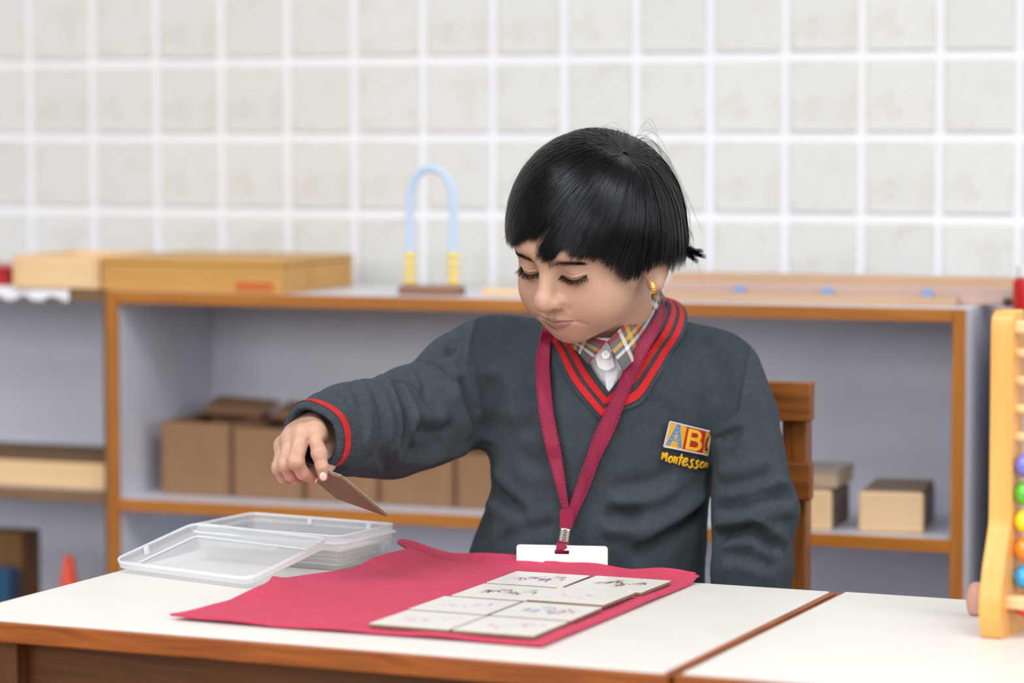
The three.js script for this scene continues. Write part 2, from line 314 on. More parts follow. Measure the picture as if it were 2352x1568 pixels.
const CAB = { s0: -0.5425, s1: 0.5425, top: 0.7395, mid: 0.479, depth: 0.27, t: 0.0152 };
function cabinet(name, label, s0, s1, d0, trims, shelves) {
  const o = inRoom(0, 0, d0), g = thing(name, label, 'shelf', [o.x, 0, o.z], -YAW), { top, depth, t } = CAB, w = s1 - s0, c = (s0 + s1) / 2, tr = 0.006;
  const pl = (n, W, H, D, x, y, z, mat = laminate) => part(g, n, uvMetres(rbox(W, H, D, 0.001, x, y, z, 1)), mat);
  pl('top_board', w, t, depth - tr, c, top - t / 2, -depth / 2 - tr / 2);
  pl('side_panel', t, top - t, depth - tr, s0 + t / 2, (top - t) / 2, -depth / 2 - tr / 2);
  pl('side_panel', t, top - t, depth - tr, s1 - t / 2, (top - t) / 2, -depth / 2 - tr / 2);
  pl('back_panel', w - 2 * t, top - t, 0.006, c, (top - t) / 2, -depth + 0.003);
  for (const y of shelves) pl('shelf_board', w - 2 * t, t, depth - tr - 0.007, c, y - t / 2, -depth / 2 - tr / 2 + 0.003);
  const lip = (W, H, x, y, along) => part(g, 'edge_trim', uvMetres(rbox(W, H, tr, 0.0012, x, y, -tr / 2 + 0.0005, 1), along), trims);
  lip(w - 2 * t, t, c, top - t / 2, 'x'); lip(t, top, s0 + t / 2, top / 2, 'y'); lip(t, top, s1 - t / 2, top / 2, 'y');
  for (const y of shelves) lip(w - 2 * t, t, c, y - t / 2, 'x');
  return g;
}
cabinet('shelf_cabinet', 'pale laminate shelf cabinet with orange wooden edges directly behind the seated child', CAB.s0, CAB.s1, 0, teak, [CAB.mid, 0.246, 0.05]);
cabinet('shelf_cabinet', 'pale laminate shelf cabinet with dull brown edges at the far left', -1.62, -0.5445, -0.022, dullTrim, [0.484, 0.246, 0.05]);
cabinet('shelf_cabinet', 'pale laminate shelf cabinet with orange edges half hidden behind the bead abacus', 0.5690, 1.65, -0.025, teak, [CAB.mid, 0.246, 0.05]);

const onShelf = (s, d, y = CAB.top) => { const p = inRoom(s, y, d); return [p.x, p.y, p.z]; };
// open boxes of board: four walls and a bottom, each its own piece
function openBox(name, label, cat, s, d, y, w, h, dp, mat, inner, turn = 0, tw = 0.006, group, flap) {
  const g = thing(name, label, cat, onShelf(s, d, y + 0.0005), -YAW + turn, group);
  part(g, 'bottom_panel', uvMetres(rbox(w - 0.002, tw, dp - 0.002, 0.001, 0, tw / 2, 0, 1)), inner);
  for (const q of [-1, 1]) { part(g, 'side_wall', uvMetres(rbox(tw, h, dp, 0.002, q * (w / 2 - tw / 2), h / 2, 0, 1)), mat); part(g, q > 0 ? 'front_wall' : 'back_wall', uvMetres(rbox(w - 2 * tw, h, tw, 0.002, 0, h / 2, q * (dp / 2 - tw / 2), 1)), mat); }
  if (flap) { const f = part(g, 'flap', uvMetres(rbox(w * 0.9, 0.003, dp * 0.45, 0.001, 0, 0, 0, 1)), mat); f.position.set(0.01, h + 0.012, -dp * 0.28); f.rotation.x = 0.22; f.rotation.z = -0.05; }
  return g;
}
const ply = new THREE.MeshStandardMaterial({ map: rep(woodTex([188, 138, 68], [214, 166, 92], 21, 6), 0.4, 0.1), roughness: 0.5 });
const pale = new THREE.MeshStandardMaterial({ map: rep(woodTex([222, 182, 136], [240, 206, 162], 27, 4), 0.4, 0.12), roughness: 0.6 });
const darkIn = new THREE.MeshStandardMaterial({ color: 0x6b5238, roughness: 0.8 });
const kraftTex = dataTex(256, 256, (x, y) => { const n = tiled((u, v) => fbm(u * 14, v * 5, 7, 4))(x / 256, y / 256), f = hash3(x, y, 2) * 7; return [132 + n * 16 + f, 98 + n * 13 + f, 70 + n * 11 + f]; });
const kraft = new THREE.MeshStandardMaterial({ map: rep(kraftTex, 0.15), roughness: 0.85 });

// long flat wooden case with a lid, lying along the cabinet's left end
{
  const s0 = -0.556, s1 = -0.305, h = 0.0415, dp = 0.215, g = thing('wooden_case', 'long flat honey-coloured wooden case on top of the cabinet behind the child', 'case', onShelf((s0 + s1) / 2, -0.012 - dp / 2), -YAW);
  part(g, 'case_body', uvMetres(rbox(s1 - s0, h - 0.008, dp, 0.0015, 0, (h - 0.008) / 2, 0, 1)), ply);
  part(g, 'lid', uvMetres(rbox(s1 - s0 + 0.001, 0.0075, dp + 0.001, 0.0015, 0, h - 0.0037, 0, 1)), ply);
  const red = new THREE.MeshStandardMaterial({ color: 0xc4622f, roughness: 0.6 });
  part(g, 'red_label', rbox(0.05, 0.011, 0.0008, 0.0003, 0.0875, 0.0085, dp / 2 + 0.0004, 1), red, 'small red stuck-on label at the foot of the long side');
}
openBox('wooden_tray', 'pale peach-coloured open wooden box standing at the left end of the white cabinet tops', 'box', -0.6275, -0.1, 0.7395, 0.122, 0.042, 0.17, pale, pale, 0.06, 0.007);
{ // red block, only its right end in view
  const red = new THREE.MeshStandardMaterial({ color: 0xb01822, roughness: 0.45 });
  const g = thing('red_box', 'dark red low box cut off by the left edge of the photo', 'box', onShelf(-0.805, -0.1), -YAW);
  part(g, 'box_body', rbox(0.19, 0.018, 0.11, 0.003, 0, 0.009, 0, 2), red); part(g, 'lid', rbox(0.193, 0.007, 0.113, 0.002, 0, 0.0215, 0, 2), red);
}
{ // a sheet of white paper that hangs over the cabinet's front edge with a torn lower rim
  const rr = rng(4), rag = Array.from({ length: 60 }, () => rr());
  const f = (u, v) => { const s = lerp(-0.86, -0.606, u), i = u * 40, k = Math.floor(i), edge = 0.0035 * (lerp(rag[k], rag[k + 1], i - k) - 0.4) + 0.003 * sin(u * 40); const L = 0.05 + 0.0135 + edge, a = v * L; const top = 0.05; return a < top ? inRoom(s, CAB.top + 0.0012, -0.019 - top + a) : inRoom(s, CAB.top + 0.0012 - (a - top), -0.0185 + 0.001 * sin(u * 25)); };
  solo('paper_sheet', sheet(f, 80, 24, 0.0006, 0.25, 0.06), new THREE.MeshStandardMaterial({ color: 0xeeeef6, roughness: 0.8 }), 'white paper sheet hanging over the front edge of the left cabinet top', 'paper');
}
{ // arch with sliding beads on a small wooden base
  const g = thing('bead_arch', 'pale blue wire arch with yellow beads on a small brown wooden base', 'bead toy', onShelf(-0.128, -0.062), -YAW);
  const wood = new THREE.MeshStandardMaterial({ map: rep(woodTex([120, 82, 64], [160, 112, 88], 31), 0.2, 0.06), roughness: 0.6 }), blue = new THREE.MeshStandardMaterial({ color: 0xbdd6f2, roughness: 0.35 }), yel = new THREE.MeshStandardMaterial({ color: 0xf5d21c, roughness: 0.35 });
  part(g, 'base', uvMetres(rbox(0.078, 0.011, 0.03, 0.002, 0, 0.0055, 0, 2)), wood);
  const R = 0.0285, pts = [V(-R, 0.01, 0), V(-R, 0.05, 0), V(-R, 0.09, 0)]; for (let i = 0; i <= 8; i++) { const a = PI - i / 8 * PI; pts.push(V(cos(a) * R * (1 - 0.0 * i), 0.115 + sin(a) * 0.0395, 0)); } pts.push(V(R, 0.09, 0), V(R, 0.05, 0), V(R, 0.01, 0));
  part(g, 'arch', tube(pts, 0.0047, 60, 12), blue);
  const b = new THREE.SphereGeometry(0.0072, 20, 14); b.scale(1, 0.72, 1);
  for (const q of [-1, 1]) for (let k = 0; k < 4; k++) { const m = part(g, 'bead', b, yel); m.position.set(q * R, 0.0165 + k * 0.0103, 0); }
}
{ // long wooden rails with blue dots
  const wd = new THREE.MeshStandardMaterial({ map: rep(woodTex([184, 150, 118], [212, 178, 146], 41, 14), 0.6, 0.08), roughness: 0.55 }), pink = new THREE.MeshStandardMaterial({ map: rep(woodTex([188, 160, 150], [214, 184, 174], 45, 14), 0.6, 0.08), roughness: 0.5 }), blue = new THREE.MeshStandardMaterial({ color: 0x86a3d6, roughness: 0.4 });
  const g = thing('wooden_rail', 'long wooden rail with round blue pegs lying along the top of the cabinet', 'wooden rail', onShelf(0.372, -0.1), -YAW), L = 0.43;
  part(g, 'back_rail', uvMetres(rbox(L, 0.03, 0.04, 0.0015, 0.005, 0.015, -0.025, 1)), wd);
  part(g, 'front_rail', uvMetres(rbox(L - 0.005, 0.0205, 0.024, 0.0015, 0, 0.01025, 0.007, 1)), pink);
  for (const s of [0.2575, 0.364, 0.482]) { const p = part(g, 'peg', new THREE.CylinderGeometry(0.0068, 0.0068, 0.012, 20), blue); p.rotation.x = PI / 2; p.position.set(s - 0.372, 0.0115, 0.019); }
  const g2 = thing('wooden_strip', 'thin wooden strip in front of the long rail on the cabinet', 'wooden strip', onShelf(0.335, -0.0655), -YAW);
  part(g2, 'strip', uvMetres(rbox(0.37, 0.0095, 0.018, 0.001, 0, 0.00475, 0, 1)), wd);
  const dark = new THREE.MeshStandardMaterial({ color: 0x3c3836, roughness: 0.6 });
  const g3 = thing('rail_gap_shade', 'dark flat block standing in for the shaded gap at the end of the wooden rail', 'block', onShelf(0.585, -0.085), -YAW + 0.25);
  part(g3, 'block', rbox(0.034, 0.009, 0.03, 0.002, 0, 0.0045, 0), dark);  // added dark block, painted shade for the gap at the rail's end
  const g4 = thing('wooden_stick', 'short pale wooden stick lying on the cabinet, left of the child’s cheek', 'stick', onShelf(-0.03, -0.09), -YAW);
  part(g4, 'stick', uvMetres(rbox(0.085, 0.008, 0.012, 0.002, 0, 0.004, 0)), pale);
}
{
  const g = thing('red_jar', 'red capped little jar at the right edge of the photo', 'jar', onShelf(0.604, -0.04), -YAW);
  part(g, 'jar', new THREE.LatheGeometry([[0, 0], [0.016, 0], [0.0165, 0.002], [0.0165, 0.03], [0.014, 0.034], [0, 0.034]].map((q) => new THREE.Vector2(...q)), 28), new THREE.MeshStandardMaterial({ color: 0xc41a1e, roughness: 0.3 }));
  part(g, 'cap', new THREE.LatheGeometry([[0, 0.034], [0.0125, 0.034], [0.013, 0.036], [0.013, 0.048], [0.011, 0.05], [0, 0.05]].map((q) => new THREE.Vector2(...q)), 28), new THREE.MeshStandardMaterial({ color: 0xe8e6e6, roughness: 0.4 }), 'white cap');
}
// brown cardboard boxes on the middle shelf, from left to right
const cb = [[-0.452, 0.098, 0.092, 0.0, 'leftmost brown cardboard box on the middle shelf, its flap open'], [-0.351, 0.097, 0.088, 0.0, 'second brown cardboard box from the left on the middle shelf, partly behind the hand'], [-0.25, 0.098, 0.062, 0, 'low brown cardboard box on the middle shelf right below the forearm'], [-0.149, 0.098, 0.068, 0, 'brown cardboard box on the middle shelf seen under the elbow'], [-0.048, 0.098, 0.066, 0, 'brown cardboard box on the middle shelf showing beside the child’s waist']];
cb.forEach(([s, w, h, t, label], i) => openBox('cardboard_box', label, 'box', s, -0.062 - 0.07, CAB.mid, w, h, 0.14, kraft, kraft, t, 0.003, undefined, i === 0 || i === 1));
// cream-fronted boxes on the right
const cream = new THREE.MeshStandardMaterial({ map: rep(woodTex([226, 190, 146], [240, 208, 166], 52, 5), 0.3, 0.1), roughness: 0.6 }), bookCover = new THREE.MeshStandardMaterial({ color: 0x7d6a5c, roughness: 0.7 });
const lidded = (label, s, d, w, h, dp, turn) => {
  const g = thing('wooden_box', label, 'box', onShelf(s, d, CAB.mid), -YAW + turn);
  part(g, 'front_panel', uvMetres(rbox(w, h, 0.008, 0.004, 0, h / 2, dp / 2 - 0.004)), cream); part(g, 'box_body', uvMetres(rbox(w - 0.004, h - 0.004, dp - 0.008, 0.003, 0, h / 2 - 0.002, -0.004)), bookCover, 'brown sides'); part(g, 'lid', rbox(w - 0.006, 0.005, dp - 0.016, 0.002, 0, h - 0.0015, -0.006), bookCover);
};
lidded('cream-fronted wooden box with brown sides at the right end of the middle shelf', 0.4455, -0.095, 0.075, 0.047, 0.13, 0.1);
lidded('cream-fronted box on the middle shelf just right of the chair back', 0.344, -0.075, 0.078, 0.0465, 0.11, 0.03);
{ const g = thing('wooden_box', 'pale closed box standing on top of the cream-fronted box beside the chair', 'box', onShelf(0.347, -0.085, CAB.mid + 0.047), -YAW + 0.03); part(g, 'box_body', uvMetres(rbox(0.076, 0.018, 0.09, 0.002, 0, 0.009, 0)), new THREE.MeshStandardMaterial({ color: 0xb9a58c, roughness: 0.7 })); part(g, 'lid', rbox(0.078, 0.004, 0.092, 0.0015, 0, 0.019, 0), new THREE.MeshStandardMaterial({ color: 0x9a9088, roughness: 0.7 })); }
// left cabinet: a long pale case, and toys below
{ const g = thing('wooden_case', 'long pale peach case on the middle shelf of the left cabinet', 'case', onShelf(-0.70, -0.1, 0.484), -YAW); part(g, 'case_body', uvMetres(rbox(0.275, 0.033, 0.13, 0.003, 0, 0.0165, 0)), pale); part(g, 'lid', uvMetres(rbox(0.272, 0.008, 0.127, 0.003, 0, 0.037, 0)), darkIn, 'brown lid'); }
{ const g = thing('toy_cone', 'small orange plastic cone on the lower shelf at the left', 'toy cone', onShelf(-0.656, -0.1, 0.246), -YAW); const or = new THREE.MeshStandardMaterial({ color: 0xf2552c, roughness: 0.4 });
  part(g, 'cone', new THREE.LatheGeometry([[0, 0.142], [0.0045, 0.141], [0.006, 0.138], [0.026, 0.006], [0.028, 0.005], [0, 0.005]].map((q) => new THREE.Vector2(...q)).reverse(), 28), or); part(g, 'foot', rbox(0.066, 0.006, 0.066, 0.003, 0, 0.003, 0), or); }
{ const g = thing('toy_block', 'tall brown wooden block at the lower left edge of the photo', 'block', onShelf(-0.742, -0.1, 0.246), -YAW); part(g, 'block', uvMetres(rbox(0.06, 0.17, 0.05, 0.003, 0, 0.085, 0), 'y'), new THREE.MeshStandardMaterial({ map: rep(woodTex([92, 62, 22], [120, 84, 36], 61), 0.4, 0.1), roughness: 0.6 }));
  const g2 = thing('toy_block', 'dark blue block in front of the tall brown block, lower left corner', 'block', onShelf(-0.728, -0.05, 0.246), -YAW); part(g2, 'block', rbox(0.04, 0.128, 0.03, 0.003, 0, 0.064, 0), new THREE.MeshStandardMaterial({ color: 0x17496b, roughness: 0.5 })); }
// ------------------------------------------------------------------ the two tables. TS runs along their near edges, TW towards the camera
const TYAW = 23.5 * PI / 180, TS = V(cos(TYAW), 0, sin(TYAW)), TW = V(-sin(TYAW), 0, cos(TYAW)), TY = 0.52;
const T0 = V(0.2957, 0, -2.5936);
const onTable = (s, w, y = TY) => T0.clone().addScaledVector(TS, s).addScaledVector(TW, w).setY(y);
const topTex = dataTex(256, 256, (x, y) => { const n = tiled((u, v) => fbm(u * 10, v * 10, 3, 4))(x / 256, y / 256), f = (hash3(x, y, 3) - 0.5) * 2; return [224 + n * 4 + f, 222 + n * 4 + f, 217 + n * 4 + f]; });
const topMat = new THREE.MeshStandardMaterial({ map: rep(topTex, 0.4), roughness: 0.4 });
const edgeWood = new THREE.MeshStandardMaterial({ map: rep(woodTex([104, 48, 14], [196, 112, 40], 71, 5, 1.2), 0.3, 0.09), roughness: 0.4 });
const apronMat = new THREE.MeshStandardMaterial({ map: rep(woodTex([84, 46, 18], [136, 80, 36], 77, 7, 1.0), 0.4, 0.12), roughness: 0.5 });
function table(label, s0, s1, w0, w1, mats = edgeWood) {
  const c = onTable((s0 + s1) / 2, (w0 + w1) / 2, 0), g = thing('table', label, 'table', [c.x, 0, c.z], -TYAW), L = s1 - s0, W = w1 - w0, t = 0.018, b = 0.006;
  part(g, 'tabletop', uvMetres(rbox(L - 2 * b + 0.001, t, W - 2 * b + 0.001, 0.0008, 0, TY - t / 2, 0, 1)), topMat);
  for (const q of [-1, 1]) { part(g, 'edge_strip', uvMetres(rbox(L, t - 0.0006, b, 0.0014, 0, TY - 0.0008 - t / 2, q * (W / 2 - b / 2)), 'x'), mats); part(g, 'edge_strip', uvMetres(rbox(b, t - 0.0006, W - 2 * b, 0.0014, q * (L / 2 - b / 2), TY - 0.0008 - t / 2, 0), 'z'), mats); }
  const ah = 0.065, ay = TY - t - ah / 2 - 0.0005;
  for (const q of [-1, 1]) { part(g, 'apron', uvMetres(rbox(L - 0.09, ah, 0.018, 0.0015, 0, ay, q * (W / 2 - 0.062), 1), 'x'), apronMat); part(g, 'apron', uvMetres(rbox(0.018, ah, W - 0.16, 0.0015, q * (L / 2 - 0.034), ay, 0, 1), 'z'), apronMat); }
  for (const x of [-1, 1]) for (const z of [-1, 1]) part(g, 'leg', uvMetres(rbox(0.038, TY - t - 0.0005, 0.038, 0.003, x * (L / 2 - 0.036), (TY - t) / 2, z * (W / 2 - 0.052), 2), 'y'), apronMat);
  return g;
}
table('white-topped wooden table with the maroon cloth on it', -0.668, 0, 0, 0.4415);
table('white-topped wooden table on the right that carries the bead abacus', 0.0035, 0.672, -0.004, 0.4375);

// ---- maroon cloth, rumpled along its left edge, with a rolled hem at the far edge
const weave = dataTex(128, 128, (x, y) => { const a = sin(x / 128 * 2 * PI * 32), b = sin(y / 128 * 2 * PI * 32); return grey(128 + 60 * (((Math.floor(x / 2) + Math.floor(y / 2)) & 1) ? a : b) + (hash3(x, y, 1) - 0.5) * 50); }, false);
const clothTex = dataTex(256, 256, (x, y) => { const n = tiled((u, v) => fbm(u * 6, v * 30, 3, 3))(x / 256, y / 256), f = (hash3(x, y, 9) - 0.5) * 16; return [190 + n * 16 + f, 56 + n * 12 + f, 84 + n * 14 + f]; });
const clothMat = new THREE.MeshPhysicalMaterial({ map: rep(clothTex, 0.12), bumpMap: rep(weave, 0.02), bumpScale: 0.0004, roughness: 0.9, sheen: 0.35, sheenColor: new THREE.Color(0xff90b0), sheenRoughness: 0.6 });
{
  const S0 = -0.4668, S1 = -0.131, f = (u, v) => {
    const left = 1 - u;
    const wob = (0.010 * sin(v * 9.2 + 0.6) + 0.005 * sin(v * 21)) * Math.pow(left, 3);
    const s = lerp(S0 + 0.0145 * sstep(0.02, 0.07, v) * (1 - sstep(0.28, 0.42, v)), S1, u) + wob + 0.004 * sin(v * 5) * left - 0.006 * sstep(0.8, 1, v) * left;
    const w = lerp(-0.0355 + 0.0405 * u, 0.380, v) + 0.004 * sin(u * 6) * v * 0.5;
    // height: the far hem stands up, the left edge lifts in folds, the rest lies flat with slight waves
    const hem = (0.0035 * (1 - u) + 0.0045) * Math.exp(-Math.pow((v - 0.012) / 0.028, 2)) * (0.65 + 0.35 * sin(u * 17 + 1) * sin(u * 5));
    const lift = Math.exp(-Math.pow(u / 0.075, 2)) * (0.0075 * sstep(0.3, 1, sin(v * 11.5 + 0.4) * 0.5 + 0.5) + 0.002);
    const bump = 0.0006 * sin(u * 9 + v * 14) + 0.0005 * sin(u * 23 - v * 9) + 0.0012 * Math.exp(-Math.pow((v - 1) / 0.03, 2)) * (1 - sstep(0.45, 0.6, u) * 0.8);
    return onTable(s, w, TY + 0.0026 + max(0, bump) + hem + lift * (1 - 0.7 * Math.exp(-Math.pow((v - 1) / 0.04, 2))));
  };
  const g = thing('table_cloth', 'maroon cloth mat spread on the white table under the picture tiles', 'cloth');
  part(g, 'cloth', sheet(f, 120, 150, 0.0022, 0.336, 0.41), clothMat);
  const hemPts = []; for (let i = 0; i <= 24; i++) { const u = 0.01 + i / 24 * 0.98, p = f(u, 0.004); p.y += 0.0005; hemPts.push(p); }
  part(g, 'hem', tube(hemPts, (t) => 0.0032 + 0.0006 * sin(t * 30), 120, 8), clothMat);
}
// ---- two columns of four square picture tiles, with ribbed brown backs
const ribBump = dataTex(64, 64, (x, y) => grey(128 + 110 * sin(x / 64 * 2 * PI * 4) + (hash3(x, y, 5) - 0.5) * 40), false);
const masonTex = dataTex(256, 256, (x, y) => { const n = tiled((u, v) => fbm(u * 16, v * 10, 6, 4))(x / 256, y / 256), f = (hash3(x, y, 8) - 0.5) * 26; return [132 + n * 34 + f, 106 + n * 30 + f, 80 + n * 26 + f]; });
const mason = new THREE.MeshStandardMaterial({ map: rep(masonTex, 0.05), bumpMap: (() => { const t = rep(ribBump, 0.0072); t.rotation = 0.69; return t; })(), bumpScale: 0.0012, roughness: 0.75 });
const printMats = Array.from({ length: 8 }, (_, k) => {
  const c = document.createElement('canvas'); c.width = c.height = 256; const x = c.getContext('2d'), r = rng(100 + k * 7);
  x.fillStyle = '#e9e8e2'; x.fillRect(0, 0, 256, 256);
  const hues = [['#8a2a4a', '#6a4a9a'], ['#704838', '#8c6a52'], ['#5a2430', '#7a5a4a'], ['#b8a8d0', '#d8c4dc'], ['#a8a4dc', '#c4b4e0'], ['#705a70', '#7a74b8'], ['#d890b0', '#e4a8c0'], ['#c86090', '#d8a0c0']][k];
  const cols = hues; x.lineCap = 'round';
  const N = k < 3 || k === 5 ? 26 : 12;
  for (let i = 0; i < N; i++) { x.strokeStyle = cols[i & 1]; x.globalAlpha = 0.35 + 0.5 * r(); x.lineWidth = 2 + r() * 8; const px = 40 + i / N * 150 + r() * 25, py = 120 + (r() - 0.5) * 50 + 30 * sin(i * 0.5); x.beginPath(); x.moveTo(px, py); x.quadraticCurveTo(px + r() * 40, py - 40 * r(), px + 30 * r(), py + 35 * r()); x.stroke(); }
  const t = new THREE.CanvasTexture(c); t.colorSpace = THREE.SRGBColorSpace; return new THREE.MeshStandardMaterial({ map: t, roughness: 0.3 });
});
const tilePic = [0, 1, 2, 3, 4, 5, 6, 7];
const rowName = ['farthest', 'second', 'third', 'nearest'];
const TILE = 0.0735;
function pictureTile(k, inset = 0.0006) {
  const g = new THREE.Group();
  part(g, 'ribbed_back', uvMetres(rbox(TILE, 0.003, TILE, 0.0006, 0, 0.0015, 0, 1)), mason);
  const q = new THREE.BoxGeometry(TILE - inset, 0.0006, TILE - inset); part(g, 'picture_face', q.translate(0, 0.0032, 0), printMats[k], 'glossy white picture face');
  return g;
}
for (let j = 0; j < 4; j++) for (let i = 0; i < 2; i++) {
  const k = j * 2 + i, s = [-0.2563, -0.1815][i] + [[0, 0.003], [0.002, 0.0], [-0.001, 0.001], [0.001, 0.002]][j][i], w = 0.0535 + 0.0375 + j * 0.0802 + [0.0, -0.003][i] * (j === 0), g = pictureTile(k);
  const p = onTable(s, w, TY + 0.0046 + (j === 1 && i === 1 ? 0.0012 : 0));
  g.name = numbered('picture_tile'); g.position.copy(p); g.rotation.y = -TYAW + [0.02, -0.01, 0.012, -0.008, 0.0, 0.01, -0.006, 0.0][k]; scene.add(g);
  tag(g, 'white picture tile on the maroon cloth, ' + (i ? 'right' : 'left') + ' column, ' + ['row farthest from the camera', 'second row from the far end', 'third row from the far end', 'row nearest the camera'][j], 'picture tile');
}
// ------------------------------------------------------------------ translucent box with its lid, and the bead abacus
const plastic = new THREE.MeshPhysicalMaterial({ color: 0xf3f5f8, roughness: 0.6, transmission: 0.74, thickness: 0, ior: 1.45, specularIntensity: 0.9 });
const plasticThick = new THREE.MeshPhysicalMaterial({ color: 0xf5f6f9, roughness: 0.6, transmission: 0.5, thickness: 0, ior: 1.45 });
// rounded rectangle ring points
function rrect(w, d, r, n = 8) { const p = []; for (const [cx, cz, a0] of [[w / 2 - r, d / 2 - r, 0], [-w / 2 + r, d / 2 - r, PI / 2], [-w / 2 + r, -d / 2 + r, PI], [w / 2 - r, -d / 2 + r, 1.5 * PI]]) for (let i = 0; i <= n; i++) { const a = a0 + i / n * PI / 2; p.push([cx + cos(a) * r, cz + sin(a) * r]); } return p; }
// a skin lofted through rounded rectangles: rows of [w, d, r, y]
function loft(rows, close0, close1) {
  const pos = [], idx = []; let K = 0;
  rows.forEach(([w, d, r, y]) => { const q = rrect(w, d, max(r, 0.0005)); K = q.length; for (const [x, z] of q) pos.push(x, y, z); });
  for (let j = 0; j + 1 < rows.length; j++) for (let i = 0; i < K; i++) { const a = j * K + i, b = j * K + (i + 1) % K; idx.push(a, a + K, b, b, a + K, b + K); }
  const cap = (j, s) => { const m = pos.length / 3; pos.push(0, rows[j][3], 0); for (let i = 0; i < K; i++) { const a = j * K + i, b = j * K + (i + 1) % K; if (s) idx.push(m, a, b); else idx.push(m, b, a); } };
  if (close0) cap(0, true); if (close1) cap(rows.length - 1, false);
  return toCreasedNormals(geoFrom(pos, idx), 0.7);
}
const BOX = { w: 0.1706, d: 0.1025, h: 0.0345 };
{
  // it stands a little turned against the table's edges, its right side at the cloth
  const c = onTable(-0.5436, 0.0243), bt = -TYAW - 0.101, X = V(cos(bt), 0, -sin(bt)), Z = V(sin(bt), 0, cos(bt));
  const g = thing('plastic_box', 'open translucent plastic box holding a stack of brown tiles, beside the cloth', 'plastic box', [c.x, TY + 0.0006, c.z], bt);
  const { w, d, h } = BOX, k = 0.97, t = 0.0012;
  part(g, 'box_body', loft([[w * k - 0.01, d * k - 0.01, 0.006, 0.0006], [w * k, d * k, 0.009, 0.005], [w * 0.975, d * 0.975, 0.009, h - 0.0145], [w * 0.99, d * 0.99, 0.0095, h - 0.0132], [w, d, 0.01, h]], true, false), plastic);
  part(g, 'rim', loft([[w * 0.99 + 0.001, d * 0.99 + 0.001, 0.01, h - 0.0085], [w + 0.006, d + 0.006, 0.0125, h - 0.008], [w + 0.006, d + 0.006, 0.0125, h - 0.0068], [w * 0.995 + 0.001, d * 0.995 + 0.001, 0.01, h - 0.0062]], false, false), plasticThick, 'raised rim round the top');
  part(g, 'lip', loft([[w + 0.0004, d + 0.0004, 0.0102, h - 0.0016], [w + 0.0012, d + 0.0012, 0.0106, h - 0.0006], [w, d, 0.01, h + 0.0004], [w - 0.002, d - 0.002, 0.0092, h - 0.0004], [w - 0.002, d - 0.002, 0.0092, h - 0.0022]], false, false), plasticThick);
  for (const [x, z] of [[-0.015, -d / 2 + 0.0014], [0.054, -d / 2 + 0.0014]]) part(g, 'catch', rbox(0.005, 0.006, 0.0018, 0.0006, x, h - 0.005, z), plasticThick);
  // the tiles left in the box
  for (let i = 0; i < 2; i++) for (let j = 0; j < [3, 4][i]; j++) {
    const q = new THREE.Group(); q.name = numbered('picture_tile'); scene.add(q);
    const lx = (i ? 0.0378 : -0.0378), off = rng(40 + i * 9 + j), p = c.clone().addScaledVector(X, lx + (off() - 0.5) * 0.002).addScaledVector(Z, (off() - 0.5) * 0.01); q.position.set(p.x, TY + 0.0014 + j * 0.0041, p.z); q.rotation.y = bt + (off() - 0.5) * 0.05;
    part(q, 'ribbed_back', uvMetres(rbox(TILE, 0.003, TILE, 0.0006, 0, 0.0015, 0, 1)), mason); part(q, 'picture_face', new THREE.BoxGeometry(TILE - 0.0016, 0.0006, TILE - 0.0016).translate(0, 0.0032, 0), printMats[(i * 4 + j) % 8], 'glossy white picture face');
    tag(q, (i ? 'right stack' : 'left stack') + ' of picture tiles inside the translucent box, ' + ['bottom tile', 'second tile from the bottom', 'third tile from the bottom', 'top tile'][j], 'picture tile');
  }
}
{
  // the lid lies beside the box, its inside up, one long edge propped on the box
  const h = (px, py, y) => { const N = V(0, 1, 0); return onPlane(px, py, V(0, y, 0), N); };
  const L = h(282, 1303, TY + 0.005), F = h(600, 1351, TY + 0.002), Bk = h(435, 1219, TY + 0.0262), R = h(743, 1250, TY + 0.0284);
  const c = L.clone().add(F).add(Bk).add(R).multiplyScalar(0.25).addScaledVector(TW, 0.003), X = F.clone().sub(L).add(R.clone().sub(Bk)).multiplyScalar(0.5), Zv = L.clone().sub(Bk).add(F.clone().sub(R)).multiplyScalar(0.5), w = X.length(), d = Zv.length();
  const ux = X.clone().normalize(), uz = Zv.addScaledVector(ux, -Zv.dot(ux)).normalize(), uy = uz.clone().cross(ux);
  const g = thing('plastic_tray', 'translucent lid leaning upturned against the open plastic box', 'lid'); g.position.copy(c); g.quaternion.setFromRotationMatrix(new THREE.Matrix4().makeBasis(ux, uy, uz));
  const e = 0.0085;
  part(g, 'lid_panel', loft([[w, d, 0.013, e], [w - 0.001, d - 0.001, 0.013, 0.0015], [w - 0.005, d - 0.005, 0.011, 0], [w - 0.026, d - 0.026, 0.006, 0.0], [w - 0.03, d - 0.03, 0.006, -0.0016], [w - 0.034, d - 0.034, 0.006, -0.0016]], false, true), plastic);
  part(g, 'lid_rim', loft([[w - 0.0024, d - 0.0024, 0.012, e - 0.0014], [w - 0.0024, d - 0.0024, 0.012, e], [w, d, 0.0132, e + 0.0006], [w + 0.0012, d + 0.0012, 0.0138, e - 0.0004], [w + 0.0008, d + 0.0008, 0.0134, e - 0.0024]], false, false), plasticThick);
  part(g, 'lid_ridge', loft([[w - 0.026, d - 0.026, 0.006, 0.0004], [w - 0.027, d - 0.027, 0.006, 0.0013], [w - 0.029, d - 0.029, 0.006, 0.0013], [w - 0.03, d - 0.03, 0.006, 0.0003]], false, false), plasticThick, 'inner ridge of the lid');
  part(g, 'clip_tab', rbox(0.0026, 0.0075, 0.006, 0.001, -w / 2 + 0.003, 0.004, 0.014), plasticThick);
}
